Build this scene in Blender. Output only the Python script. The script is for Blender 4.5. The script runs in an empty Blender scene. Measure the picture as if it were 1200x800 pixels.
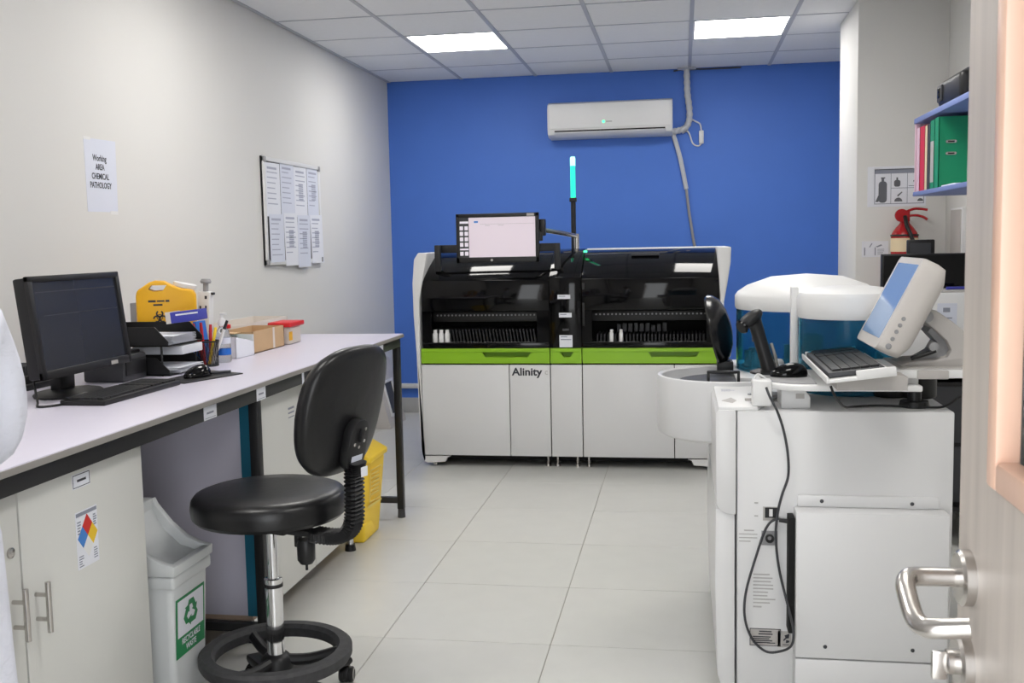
import bpy, bmesh, math, random
from mathutils import Matrix, Vector
random.seed(7)
S = bpy.context.scene
COL = S.collection
PI = math.pi

# ------------------------------------------------------------------ camera
YAW, PITCH, ROLL, FPX, HCAM = 0.1642, 0.096, -0.0199, 1211.7, 1.397
def cam_basis():
    cy, sy, cp, sp = math.cos(YAW), math.sin(YAW), math.cos(PITCH), math.sin(PITCH)
    fwd = Vector((-sy*cp, cy*cp, -sp)); right = Vector((cy, sy, 0)); up = right.cross(fwd)
    r = math.cos(ROLL)*right + math.sin(ROLL)*up
    u = -math.sin(ROLL)*right + math.cos(ROLL)*up
    return r, u, fwd
cd = bpy.data.cameras.new('camera'); cam = bpy.data.objects.new('camera', cd); COL.objects.link(cam)
_r, _u, _f = cam_basis()
cam.matrix_world = Matrix(((_r.x, _u.x, -_f.x, 0), (_r.y, _u.y, -_f.y, 0), (_r.z, _u.z, -_f.z, HCAM), (0, 0, 0, 1)))
cd.sensor_width = 36; cd.lens = FPX/1200*36; cd.clip_start = 0.02; cd.clip_end = 60
cd.dof.use_dof = True; cd.dof.focus_distance = 4.6; cd.dof.aperture_fstop = 22
S.camera = cam
# ------------------------------------------------------------------ world, exposure
S.view_settings.view_transform = 'Standard'; S.view_settings.look = 'None'
S.view_settings.gamma = 1; S.view_settings.exposure = 1.18; S.view_settings.use_curve_mapping = False
W = bpy.data.worlds.new('corridor_daylight'); S.world = W; W.use_nodes = True
W.node_tree.nodes['Background'].inputs[0].default_value = (0.95, 0.975, 1, 1)
W.node_tree.nodes['Background'].inputs[1].default_value = 2.2
PANEL_STRENGTH = 8.0

# ------------------------------------------------------------------ materials
def lin(c): return c/12.92 if c <= 0.04045 else ((c+0.055)/1.055)**2.4
def rgb(r, g, b): return (lin(r/255), lin(g/255), lin(b/255), 1)
MATS = {}
def mat(name, col, rough=0.5, metal=0.0, noise=0.0, scale=8.0, bump=0.0, bdist=0.002, emit=0.0, trans=0.0, stretch=None, coat=0.0, alpha=1.0, spec=0.5, ior=1.45):
    if name in MATS: return MATS[name]
    m = bpy.data.materials.new(name); m.use_nodes = True; nt = m.node_tree
    b = nt.nodes['Principled BSDF']; c = rgb(*col)
    b.inputs['Base Color'].default_value = c
    b.inputs['Roughness'].default_value = rough; b.inputs['Metallic'].default_value = metal
    b.inputs['Specular IOR Level'].default_value = spec; b.inputs['IOR'].default_value = ior
    b.inputs['Coat Weight'].default_value = coat; b.inputs['Coat Roughness'].default_value = 0.05
    b.inputs['Transmission Weight'].default_value = trans; b.inputs['Alpha'].default_value = alpha
    if emit:
        b.inputs['Emission Color'].default_value = c; b.inputs['Emission Strength'].default_value = emit
    if noise or bump:
        tc = nt.nodes.new('ShaderNodeTexCoord'); mp = nt.nodes.new('ShaderNodeMapping'); nz = nt.nodes.new('ShaderNodeTexNoise')
        nt.links.new(tc.outputs['Object'], mp.inputs[0]); nt.links.new(mp.outputs[0], nz.inputs['Vector'])
        if stretch: mp.inputs['Scale'].default_value = stretch
        nz.inputs['Scale'].default_value = scale; nz.inputs['Detail'].default_value = 5
        if noise:
            mx = nt.nodes.new('ShaderNodeMix'); mx.data_type = 'RGBA'
            nt.links.new(nz.outputs['Fac'], mx.inputs['Factor'])
            mx.inputs[6].default_value = tuple(min(1, v*(1-noise)) for v in c[:3])+(1,)
            mx.inputs[7].default_value = tuple(min(1, v*(1+noise)) for v in c[:3])+(1,)
            nt.links.new(mx.outputs[2], b.inputs['Base Color'])
        if bump:
            bp = nt.nodes.new('ShaderNodeBump'); bp.inputs['Strength'].default_value = bump; bp.inputs['Distance'].default_value = bdist
            nt.links.new(nz.outputs['Fac'], bp.inputs['Height']); nt.links.new(bp.outputs[0], b.inputs['Normal'])
    MATS[name] = m
    return m
M_wall = mat('wall_paint', (219, 218, 215), 0.6, noise=0.015, scale=3, bump=0.05)
M_blue = mat('blue_wall_paint', (74, 120, 210), 0.55, noise=0.04, scale=5, bump=0.05)
M_floor = mat('floor_tile', (203, 203, 199), 0.32, noise=0.05, scale=9)
M_grout = mat('grout', (168, 164, 155), 0.8, noise=0.05)
M_ceil = mat('ceiling_board', (238, 239, 240), 0.85, noise=0.03, scale=30, bump=0.15)
M_grid = mat('ceiling_grid_metal', (188, 190, 196), 0.45, noise=0.02)
M_panel = mat('lit_diffuser', (255, 252, 247), 0.5, emit=PANEL_STRENGTH)
M_white = mat('white_plastic', (226, 226, 226), 0.38, noise=0.015, scale=4)
M_whitem = mat('white_enamel', (220, 220, 221), 0.33, noise=0.02, scale=3)
M_offw = mat('off_white_plastic', (204, 199, 195), 0.42, noise=0.02)
M_cab = mat('white_laminate_door', (214, 214, 210), 0.42, noise=0.03, scale=4)
M_cabside = mat('lilac_grey_board', (196, 193, 208), 0.55, noise=0.03)
M_top = mat('lilac_white_worktop', (208, 204, 219), 0.3, noise=0.015, scale=6)
M_edge = mat('worktop_edge_band', (146, 142, 138), 0.5, noise=0.05)
M_black = mat('black_plastic', (24, 24, 26), 0.42, noise=0.1, scale=12)
M_blackm = mat('black_powder_coat', (30, 30, 32), 0.45, noise=0.12, scale=20)
M_gloss = mat('gloss_black_acrylic', (7, 7, 9), 0.07, noise=0.05, spec=0.32)
M_lid = mat('satin_black_lid', (16, 16, 18), 0.22, noise=0.08)
M_dark = mat('dark_void', (12, 12, 13), 0.8, noise=0.1)
M_dgrey = mat('dark_grey_plastic', (62, 63, 67), 0.5, noise=0.06, scale=14)
M_grey = mat('grey_plastic', (150, 150, 152), 0.48, noise=0.04)
M_lgrey = mat('light_grey_plastic', (180, 176, 173), 0.45, noise=0.03)
M_green = mat('lime_green_plastic', (140, 190, 38), 0.38, noise=0.03)
M_steel = mat('brushed_steel', (196, 192, 188), 0.26, metal=1, noise=0.05, stretch=(1, 1, 30), scale=5)
M_chrome = mat('chrome', (222, 222, 224), 0.08, metal=1, noise=0.02)
M_leather = mat('black_leatherette', (20, 20, 22), 0.33, noise=0.1, scale=40, bump=0.25)
M_rubber = mat('worn_black_rubber', (56, 56, 58), 0.65, noise=0.5, scale=60, bump=0.3)
M_teal = mat('teal_acrylic', (112, 192, 218), 0.06, trans=0.93, noise=0.02, ior=1.15)
M_glass = mat('clear_plastic', (238, 244, 248), 0.05, trans=0.95, noise=0.01, ior=1.2)
M_yel = mat('yellow_plastic', (236, 176, 20), 0.42, noise=0.04)
M_yel2 = mat('bright_yellow_plastic', (255, 214, 58), 0.42, noise=0.04)
M_paper = mat('white_paper', (228, 230, 238), 0.7, noise=0.015, scale=12)
M_paperb = mat('bluish_paper', (216, 220, 233), 0.6, noise=0.02, scale=12)
M_ink = mat('dark_print', (52, 54, 62), 0.7, noise=0.05)
M_inkg = mat('grey_print', (140, 144, 158), 0.7, noise=0.05)
M_inkp = mat('pale_grey_print', (172, 176, 194), 0.7, noise=0.05)
M_yelp = mat('pale_yellow_print', (240, 214, 120), 0.6, noise=0.03)
M_dpic = mat('pictogram_grey', (98, 100, 106), 0.6, noise=0.05)
M_inkl = mat('faint_print', (176, 174, 174), 0.7, noise=0.03)
M_red = mat('red_plastic', (206, 34, 40), 0.4, noise=0.04)
M_redp = mat('red_enamel', (168, 26, 32), 0.25, noise=0.05)
M_card = mat('brown_cardboard', (196, 164, 126), 0.8, noise=0.06, scale=20)
M_cardw = mat('pale_cardboard', (214, 206, 198), 0.7, noise=0.03)
M_bin = mat('white_bin_plastic', (206, 209, 210), 0.4, noise=0.03)
M_grn = mat('dark_green_print', (40, 130, 80), 0.6, noise=0.05)
M_bgreen = mat('green_binder_card', (14, 140, 96), 0.45, noise=0.04)
M_bred = mat('red_binder_card', (214, 40, 66), 0.45, noise=0.04)
M_pink = mat('pale_pink_card', (226, 190, 206), 0.5, noise=0.03)
M_cream = mat('cream_card', (232, 212, 176), 0.6, noise=0.03)
M_bluep = mat('blue_plastic', (34, 110, 206), 0.4, noise=0.03)
M_purple = mat('violet_blue_print', (66, 70, 168), 0.45, noise=0.2, scale=30)
M_shelf = mat('blue_edged_shelf_board', (120, 136, 190), 0.5, noise=0.15, scale=8)
M_door = mat('grey_wood_grain_laminate', (184, 175, 167), 0.40, noise=0.26, scale=5, stretch=(9, 9, 0.5), bump=0.05)
M_bead = mat('pinkish_timber_bead', (222, 184, 162), 0.32, noise=0.06, scale=5, stretch=(14, 14, 0.8))
M_skirt = mat('grey_skirting_tile', (188, 188, 188), 0.4, noise=0.03)
M_tealedge = mat('teal_edge_film', (34, 106, 132), 0.35, noise=0.05)
M_wood = mat('raw_board_edge', (168, 146, 128), 0.7, noise=0.08)
M_coat = mat('white_cotton_coat', (222, 224, 236), 0.8, noise=0.02, bump=0.6, bdist=0.03, scale=6, stretch=(1, 1, 1.8))
M_skin = mat('brown_skin', (146, 98, 70), 0.5, noise=0.04)
M_hair = mat('black_hair', (18, 15, 14), 0.55, noise=0.2, scale=60, bump=0.4)
M_trouser = mat('dark_trousers', (38, 40, 50), 0.8, noise=0.08)
M_tape = mat('grey_insulation_tape', (196, 198, 202), 0.6, noise=0.04)
M_scrw = mat('pale_lit_screen', (214, 202, 212), 0.3, emit=0.16)
M_scrb = mat('blue_lit_screen', (120, 146, 182), 0.12, emit=0.10)
M_scrg = mat('grey_green_lit_screen', (176, 190, 190), 0.25, emit=0.2)
M_scrd = mat('dim_dark_screen', (40, 42, 50), 0.22, emit=0.06)
M_icon = mat('lit_icon', (222, 216, 226), 0.4, emit=0.16)
M_beacon = mat('green_lit_tube', (30, 225, 160), 0.3, emit=0.75)
M_beacon2 = mat('bright_lit_tube_end', (150, 255, 226), 0.3, emit=0.9)
M_led = mat('green_led', (60, 255, 140), 0.3, emit=1.4)
M_hred = mat('hazard_red', (205, 50, 45), 0.6, noise=0.02)
M_hblue = mat('hazard_blue', (70, 130, 205), 0.6, noise=0.02)
M_hyel = mat('hazard_yellow', (235, 195, 50), 0.6, noise=0.02)
M_mesh = mat('black_wire_mesh', (36, 36, 40), 0.5, noise=0.05, alpha=0.38)
M_sclera = mat('eye_white', (232, 228, 222), 0.3, noise=0.01)
M_lip = mat('lip', (120, 66, 56), 0.5, noise=0.03)

# ------------------------------------------------------------------ mesh helpers
def NB(): return bmesh.new()
def merge(bm, t, mtx=None):
    if mtx is not None: t.transform(mtx)
    me = bpy.data.meshes.new('t'); t.to_mesh(me); t.free(); bm.from_mesh(me); bpy.data.meshes.remove(me)
    return bm
def box(bm, x0, x1, y0, y1, z0, z1, bev=0.0, seg=2, mtx=None):
    t = bmesh.new(); bmesh.ops.create_cube(t, size=1)
    for v in t.verts:
        v.co = Vector(((x0+x1)/2+v.co.x*(x1-x0), (y0+y1)/2+v.co.y*(y1-y0), (z0+z1)/2+v.co.z*(z1-z0)))
    if bev: bmesh.ops.bevel(t, geom=list(t.edges), offset=bev, segments=seg, profile=0.5, affect='EDGES')
    return merge(bm, t, mtx)
def B(*a, **k): return box(NB(), *a, **k)
def axis_mtx(p0, p1):
    d = (Vector(p1)-Vector(p0)); q = d.normalized().to_track_quat('Z', 'Y')
    return Matrix.Translation(Vector(p0)) @ q.to_matrix().to_4x4(), d.length
def lathe(bm, prof, p0=(0, 0, 0), p1=(0, 0, 1), seg=24, sx=1.0, sy=1.0):
    """prof: (radius, height) pairs; closed with caps when radius 0"""
    m, _ = axis_mtx(p0, p1); rings = []
    t = bmesh.new()
    for r, h in prof:
        if r < 1e-6: rings.append([t.verts.new((0, 0, h))])
        else: rings.append([t.verts.new((r*sx*math.cos(2*PI*i/seg), r*sy*math.sin(2*PI*i/seg), h)) for i in range(seg)])
    for a, b in zip(rings, rings[1:]):
        for i in range(seg):
            j = (i+1) % seg
            if len(a) == 1 and len(b) == 1: continue
            if len(a) == 1: t.faces.new((a[0], b[j], b[i])) if False else t.faces.new((a[0], b[i], b[j]))
            elif len(b) == 1: t.faces.new((a[i], b[0], a[j]))
            else: t.faces.new((a[i], b[i], b[j], a[j]))
    bmesh.ops.recalc_face_normals(t, faces=t.faces)
    return merge(bm, t, m)
def cyl(bm, p0, p1, r0, r1=None, seg=20):
    r1 = r0 if r1 is None else r1; L = (Vector(p1)-Vector(p0)).length
    return lathe(bm, [(0, 0), (r0, 0), (r1, L), (0, L)], p0, p1, seg)
def smooth_path(pts, n=6):
    P = [Vector(p) for p in pts]; out = []
    for i in range(len(P)-1):
        a = P[max(i-1, 0)]; b = P[i]; c = P[i+1]; d = P[min(i+2, len(P)-1)]
        for k in range(n):
            s = k/n
            out.append(0.5*((2*b)+(c-a)*s+(2*a-5*b+4*c-d)*s*s+(3*b-a-3*c+d)*s**3))
    out.append(P[-1]); return out
def tube(bm, pts, r, seg=8, n=6, smooth=True):
    P = smooth_path(pts, n) if smooth else [Vector(p) for p in pts]
    t = bmesh.new(); rings = []; up = None
    rad = r if callable(r) else (lambda s: r)
    for i, p in enumerate(P):
        d = (P[min(i+1, len(P)-1)]-P[max(i-1, 0)]).normalized()
        if up is None: up = Vector((0, 0, 1)) if abs(d.z) < 0.9 else Vector((1, 0, 0))
        s = d.cross(up)
        if s.length < 1e-5: s = d.cross(Vector((0.3, 1, 0.2)))
        s.normalize(); up = s.cross(d).normalized()
        rr = rad(i/(len(P)-1))
        rings.append([t.verts.new(p+rr*(math.cos(2*PI*k/seg)*s+math.sin(2*PI*k/seg)*up)) for k in range(seg)])
    for a, b in zip(rings, rings[1:]):
        for k in range(seg): t.faces.new((a[k], a[(k+1) % seg], b[(k+1) % seg], b[k]))
    t.faces.new(rings[0][::-1]); t.faces.new(rings[-1])
    bmesh.ops.recalc_face_normals(t, faces=t.faces)
    return merge(bm, t)
def prism(bm, poly, a0, a1, axis='Y', bev=0.0, seg=2):
    """extrude a 2D outline; axis 'Y': poly (x,z); 'X': poly (y,z); 'Z': poly (x,y)"""
    def P(u, v, a): return (u, a, v) if axis == 'Y' else ((a, u, v) if axis == 'X' else (u, v, a))
    t = bmesh.new()
    A = [t.verts.new(P(u, v, a0)) for u, v in poly]; C = [t.verts.new(P(u, v, a1)) for u, v in poly]
    n = len(poly); t.faces.new(A); t.faces.new(C[::-1])
    for i in range(n): t.faces.new((A[i], C[i], C[(i+1) % n], A[(i+1) % n]))
    bmesh.ops.recalc_face_normals(t, faces=t.faces)
    if bev:
        ed = [e for e in t.edges if len(e.link_faces) == 2 and e.calc_face_angle(0) > 0.5]
        bmesh.ops.bevel(t, geom=ed, offset=bev, segments=seg, profile=0.5, affect='EDGES')
    return merge(bm, t)
def rrect(u0, u1, v0, v1, r, n=5):
    out = []
    for cu, cv, a in ((u1-r, v0+r, -PI/2), (u1-r, v1-r, 0), (u0+r, v1-r, PI/2), (u0+r, v0+r, PI)):
        for k in range(n+1):
            t = a+PI/2*k/n; out.append((cu+r*math.cos(t), cv+r*math.sin(t)))
    return out
def arc(cx, cy, r, a0, a1, n=10): return [(cx+r*math.cos(a0+(a1-a0)*k/n), cy+r*math.sin(a0+(a1-a0)*k/n)) for k in range(n+1)]

def wm(o):
    m = o.matrix_basis.copy()
    while o.parent: o = o.parent; m = o.matrix_basis @ m
    return m
def part(name, bm, m, parent=None, local=False, label=None, stuff=False, smooth=35):
    me = bpy.data.meshes.new(name)
    if isinstance(bm, bmesh.types.BMesh): bm.to_mesh(me); bm.free()
    else: me = bm; me.name = name
    if smooth and len(me.polygons):
        me.polygons.foreach_set('use_smooth', [True]*len(me.polygons))
        me.set_sharp_from_angle(angle=math.radians(smooth))
    if parent is not None and not local: me.transform(wm(parent).inverted())
    o = bpy.data.objects.new(name, me); COL.objects.link(o)
    me.materials.clear(); me.materials.append(m)
    if parent is not None: o.parent = parent
    if label: o['label'] = label
    if stuff: o['kind'] = 'stuff'
    return o
def thing(name, label, cat, loc=(0, 0, 0), rz=0.0, group=None):
    o = bpy.data.objects.new(name, None); COL.objects.link(o)
    o.empty_display_size = 0.05
    o.matrix_basis = Matrix.Translation(Vector(loc)) @ Matrix.Rotation(rz, 4, 'Z')
    o['label'] = label; o['category'] = cat
    if group: o['group'] = group
    return o
def one(name, bm, m, label, cat, group=None, **k):
    o = part(name, bm, m, **k); o['label'] = label; o['category'] = cat
    if group: o['group'] = group
    return o
def struct(name, bm, m, parent=None):
    o = part(name, bm, m, parent)
    if parent is None: o['kind'] = 'structure'
    return o
def rot_about(px, py, pz, ang, ax='Z'): return Matrix.Translation((px, py, pz)) @ Matrix.Rotation(ang, 4, ax) @ Matrix.Translation((-px, -py, -pz))
def frame(origin, right, up):
    r = Vector(right).normalized(); u = Vector(up); u = (u-u.dot(r)*r).normalized(); n = r.cross(u)
    o = Vector(origin)
    return Matrix(((r.x, u.x, n.x, o.x), (r.y, u.y, n.y, o.y), (r.z, u.z, n.z, o.z), (0, 0, 0, 1)))
def flat(polys, fr, lift=0.0004, th=0.0003):
    """thin printed shapes: 2D outlines in metres on a frame (right, up, normal)"""
    t = NB()
    for p in polys: prism(t, p, lift, lift+th, 'Z')
    t.transform(fr); return t
def rect(u0, u1, v0, v1): return [(u0, v0), (u1, v0), (u1, v1), (u0, v1)]
def outline(u0, u1, v0, v1, w): return [rect(u0, u1, v0, v0+w), rect(u0, u1, v1-w, v1), rect(u0, u0+w, v0, v1), rect(u1-w, u1, v0, v1)]
def lines(u0, u1, v1, n, step, h, seed=0):
    r = random.Random(seed); out = []
    for i in range(n): out.append(rect(u0, u0+(u1-u0)*(0.6+0.4*r.random()), v1-i*step-h, v1-i*step))
    return out
def text_bm(s, size, fr, align='CENTER', squeeze=1.0, lift=0.0006, bold=0.0):
    cu = bpy.data.curves.new('txt', 'FONT'); cu.body = s; cu.size = size; cu.align_x = align; cu.align_y = 'CENTER'
    cu.extrude = 0.0002; cu.resolution_u = 3; cu.offset = bold
    o = bpy.data.objects.new('txt', cu)
    me = bpy.data.meshes.new_from_object(o)
    bm = NB(); bm.from_mesh(me); bpy.data.meshes.remove(me); bpy.data.objects.remove(o); bpy.data.curves.remove(cu)
    bm.transform(fr @ Matrix.Translation((0, 0, lift)) @ Matrix.Diagonal((squeeze, 1, 1, 1)))
    return bm
def skin(name, verts, edges, radii, m, parent, root=0, sub=2, flatx=None):
    me = bpy.data.meshes.new(name); me.from_pydata(verts, edges, [])
    o = bpy.data.objects.new(name, me); COL.objects.link(o)
    sk = o.modifiers.new('skin', 'SKIN'); sk.use_smooth_shade = True
    lay = me.skin_vertices[0].data
    for i, r in enumerate(radii):
        lay[i].radius = r if isinstance(r, tuple) else (r, r); lay[i].use_root = (i == root)
    sb = o.modifiers.new('sub', 'SUBSURF'); sb.levels = sub; sb.render_levels = sub
    dg = bpy.context.evaluated_depsgraph_get(); dg.update()
    ev = bpy.data.meshes.new_from_object(o.evaluated_get(dg))
    bpy.data.objects.remove(o)
    return part(name, ev, m, parent, smooth=80)

# ================================================================== SETTING
XL, XR, YB, YF, ZC = -2.355, 1.46, 8.27, 0.14, 2.70
FX, FY, CX, CY, G = -1.0571, 5.2517, -1.7388, 5.8896, 0.6
# floor with its tiles
floor = struct('floor', B(XL-0.1, XR+0.1, -1.6, YB+0.1, -0.12, -0.004), M_grout)
tile_meshes = {}
def shared_box(key, x, y, z, bev):
    if key not in tile_meshes:
        b = B(-x/2, x/2, -y/2, y/2, -z/2, z/2, bev=bev, seg=1); me = bpy.data.meshes.new(key); b.to_mesh(me); b.free(); tile_meshes[key] = me
    return tile_meshes[key]
def place(name, me, m, loc, parent):
    if not me.materials: me.materials.append(m)
    o = bpy.data.objects.new(name, me); COL.objects.link(o); o.location = loc; o.parent = parent; return o
def cuts(lo, hi, a, s):
    k = math.floor((lo-a)/s); xs = []
    x = a+k*s
    while x < hi-1e-6:
        u, v = max(x, lo), min(x+s, hi)
        if v-u > 0.01: xs.append((u, v))
        x += s
    return xs
rt = random.Random(3)
for (x0, x1) in cuts(XL, XR, FX, G):
    for (y0, y1) in cuts(-1.5, YB, FY, G):
        w, d = round(x1-x0-0.003, 4), round(y1-y0-0.003, 4)
        place('tile', shared_box('tile_%s_%s' % (w, d), w, d, 0.006, 0.0008), M_floor, ((x0+x1)/2, (y0+y1)/2, -0.003-0.0003*rt.random()), floor)
# ceiling: board above, T-grid bars, tiles
ceiling = struct('ceiling', B(XL-0.1, XR+0.1, YF-0.12, YB+0.1, 2.76, 2.86), M_ceil)
cols, rows = cuts(XL, XR, CX, G), cuts(YF, YB, CY, G)
lit = [(0, -7), (3, -7), (0, -3), (3, -3), (0, 1), (3, 1)]
lit_rects = [(CX+G*i, CY+G*j) for i, j in lit]
for (x0, x1) in cols:
    for (y0, y1) in rows:
        if any(abs(x0-a) < 0.02 and abs(y0-b) < 0.02 for a, b in lit_rects): continue
        w, d = round(x1-x0-0.022, 4), round(y1-y0-0.022, 4)
        place('ceiling_tile', shared_box('ctile_%s_%s' % (w, d), w, d, 0.012, 0.002), M_ceil, ((x0+x1)/2, (y0+y1)/2, ZC+0.007+0.0015*rt.random()), ceiling)
for (x0, x1) in cols[1:]:
    part('grid_bar', B(x0-0.012, x0+0.012, YF, YB, ZC-0.002, ZC+0.03), M_grid, ceiling)
for (y0, y1) in rows[1:]:
    part('cross_bar', B(XL, XR, y0-0.006, y0+0.006, ZC+0.0005, ZC+0.028), M_grid, ceiling)
# walls
wl = struct('wall_left', B(XL-0.12, XL, YF-0.12, YB+0.12, 0, 2.86), M_wall)
wb = struct('wall_back', B(XL, XR, YB, YB+0.12, 0, 2.86), M_blue)
wr = struct('wall_right', B(XR, XR+0.12, YF-0.12, YB+0.12, 0, 2.86), M_wall)
pil = struct('wall_pillar', B(0.975, XR, 6.15, 6.82, 0, 2.75, bev=0.004), M_wall)
wf = NB(); box(wf, XL, -0.66, YF-0.12, YF, 0, 2.86); box(wf, 0.325, XR, YF-0.12, YF, 0, 2.86); box(wf, -0.66, 0.325, YF-0.12, YF, 2.1, 2.86)
struct('wall_front', wf, M_wall)
bb = NB(); box(bb, XL, 0.97, YB-0.012, YB, 0, 0.125, bev=0.003)
struct('baseboard_back', bb, M_skirt)
struct('trim_1', B(XL, 0.97, YB-0.028, YB, 0.205, 0.245, bev=0.004), M_white)          # white cable trunking along the blue wall
df = NB(); box(df, -0.70, -0.66, YF-0.13, YF+0.01, 0, 2.14, bev=0.003); box(df, 0.325, 0.365, YF-0.13, YF+0.01, 0, 2.14, bev=0.003); box(df, -0.66, 0.325, YF-0.13, YF+0.01, 2.1, 2.14, bev=0.003)
struct('trim_2', df, M_bead)
# open door at the right, with its vision panel, bead, lever and lock rose
DX, DY0, DY1 = 0.272, 0.165, 1.068
wy0, wy1, wz0, wz1 = 0.30, 0.948, 1.176, 1.98
dl = NB()
for a in ((DY0, DY1, 0.01, wz0), (DY0, DY1, wz1, 2.08), (DY0, wy0, wz0, wz1), (wy1, DY1, wz0, wz1)):
    box(dl, DX, DX+0.042, a[0], a[1], a[2], a[3])
door = struct('door_1', dl, M_door)
bd = NB()
for side in (-1, 1):
    xa, xb = (DX-0.010, DX+0.012) if side < 0 else (DX+0.030, DX+0.052)
    w = 0.026
    prismo = [(wy0, wy0+w), (wy1-w, wy1)]
    for y0, y1 in prismo: box(bd, xa, xb, y0, y1, wz0, wz1, bev=0.004)
    for z0, z1 in ((wz0, wz0+w), (wz1-w, wz1)): box(bd, xa, xb, wy0+w, wy1-w, z0, z1, bev=0.004)
part('bead', bd, M_bead, door, label='pinkish timber bead around the door glass')
part('glass', B(DX+0.017, DX+0.025, wy0+0.004, wy1-0.004, wz0+0.004, wz1-0.004), M_glass, door)
ly, lz = 1.025, 1.067
ro = lathe(NB(), [(0, 0), (0.027, 0), (0.027, 0.009), (0.024, 0.012), (0.011, 0.012), (0, 0.012)], (DX, ly, lz), (DX-1, ly, lz), 28)
part('handle_rose', ro, M_steel, door)
hv = tube(NB(), [(DX-0.008, ly, lz), (DX-0.030, ly, lz), (DX-0.048, ly-0.001, lz), (DX-0.058, ly-0.006, lz), (DX-0.063, ly-0.018, lz-0.003), (DX-0.0635, ly-0.036, lz-0.012), (DX-0.062, ly-0.056, lz-0.022), (DX-0.056, ly-0.066, lz-0.026), (DX-0.044, ly-0.074, lz-0.024), (DX-0.020, ly-0.080, lz-0.020)], 0.0092, seg=16, n=8)
part('lever_handle', hv, M_steel, door)
lo = lathe(NB(), [(0, 0), (0.027, 0), (0.027, 0.009), (0.024, 0.012), (0.012, 0.012), (0.012, 0.02), (0.009, 0.022), (0, 0.022)], (DX, ly, lz-0.084), (DX-1, ly, lz-0.084), 28)
part('lock_rose', lo, M_steel, door)
part('thumb_turn', B(DX-0.034, DX-0.02, ly-0.004, ly+0.004, lz-0.102, lz-0.074, bev=0.002), M_steel, door)
# ceiling lights
NM = ['left ceiling light panel nearest the doorway', 'right ceiling light panel nearest the doorway', 'left ceiling light panel above the desk chair', 'right ceiling light panel above the front of the white analyser',
      'square ceiling light panel on the left, towards the wall of notices', 'square ceiling light panel on the right, near the air conditioner pipe']
for (a, b), lb in zip(lit_rects, NM):
    t = thing('ceiling_light', lb, 'light', (a+0.3, b+0.3, ZC), group='square ceiling light panels')
    fr = NB()
    for q in ((a+0.012, a+0.588, b+0.012, b+0.024), (a+0.012, a+0.588, b+0.576, b+0.588), (a+0.012, a+0.024, b+0.024, b+0.576), (a+0.576, a+0.588, b+0.024, b+0.576)): box(fr, *q, ZC, ZC+0.03)
    part('frame', fr, M_white, t)
    part('diffuser', B(a+0.024, a+0.576, b+0.024, b+0.576, ZC+0.004, ZC+0.012), M_panel, t)

# ================================================================== LEFT WALL
FW = lambda y, z, d=0.0: frame((XL+d, y, z), (0, 1, 0), (0, 0, 1))
t = thing('paper_sign', 'white paper sign taped to the left wall reading Working AREA CHEMICAL PATHOLOGY', 'sign', (XL, 3.97, 1.70))
part('sheet', flat([[(-0.115, -0.148), (0.11, -0.146), (0.118, 0.15), (-0.118, 0.146)]], FW(3.97, 1.70), 0.0, 0.001), M_paperb, t)
for s, sz, v in (('Working', 0.036, 0.07), ('AREA', 0.034, 0.034), ('CHEMICAL', 0.034, -0.004), ('PATHOLOGY', 0.034, -0.04)):
    part('lettering', text_bm(s, sz, FW(3.96, 1.70+v), squeeze=0.78, lift=0.0015, bold=0.0006), M_ink, t)
for tp in (rect(-0.12, -0.07, 0.14, 0.152), rect(0.05, 0.11, -0.156, -0.142)): part('tape', flat([tp], FW(3.97, 1.70), 0.0012), M_white, t)
# notice board
by0, by1, bz0, bz1 = 5.61, 6.54, 1.29, 1.91
t = thing('notice_board', 'framed notice board on the left wall covered with printed sheets', 'notice board', (XL, 6.07, 1.6))
part('board', B(XL, XL+0.012, by0, by1, bz0, bz1), M_dgrey, t)
f = NB(); box(f, XL, XL+0.022, by0, by0+0.03, bz0, bz1, bev=0.004); box(f, XL, XL+0.022, by1-0.03, by1, bz0, bz1, bev=0.004); box(f, XL, XL+0.022, by0, by1, bz1-0.025, bz1, bev=0.004); box(f, XL, XL+0.022, by0, by1, bz0, bz0+0.025, bev=0.004)
part('frame', f, M_white, t)
for y in (by0, by1-0.035):
    for z in (bz0, bz1-0.035): part('corner_cap', B(XL, XL+0.026, y, y+0.035, z, z+0.035, bev=0.006), M_grey, t)
ordn = ['first', 'second', 'third', 'fourth']
for r_ in range(2):
    for c_ in range(4):
        w = 0.218; y0 = by0+0.035+c_*0.222+(0.008 if r_ else 0); z1_ = (1.885 if r_ == 0 else 1.59)+(-0.008, 0.004, -0.004, 0.002)[c_]; hh = 0.305 if r_ == 0 else (0.275, 0.312, 0.318, 0.305)[c_]
        ps = thing('printed_sheet', 'printed white sheet on the notice board, %s from the left in the %s row' % (ordn[c_], ('upper', 'lower')[r_]), 'paper', (XL+0.013, y0, z1_), group='printed sheets on the notice board')
        d = 0.0135+0.0012*((c_+r_) % 2)+0.010*r_
        fr = FW(y0, z1_, d)
        tl = (0, 0.012, -0.01, 0.014)[c_] if r_ else 0
        part('sheet', flat([[(0, 0), (w, 0.004), (w+tl, -hh), (tl, -hh-0.002)]], fr, 0, 0.0008), (M_paper, M_paperb)[(c_+r_) % 2], ps)
        P = [rect(0.03, 0.17, -0.035, -0.022)]+lines(0.025, w-0.03, -0.05, 7, 0.03, 0.006, seed=c_+4*r_)
        if (c_ >= 2 and r_ == 0) or (c_ >= 1 and r_ == 1): P += [rect(0.075, 0.15, -0.1-0.013*i-0.009, -0.1-0.013*i) for i in range(8)]
        part('print', flat(P, fr, 0.001), M_inkp, ps)

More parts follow.
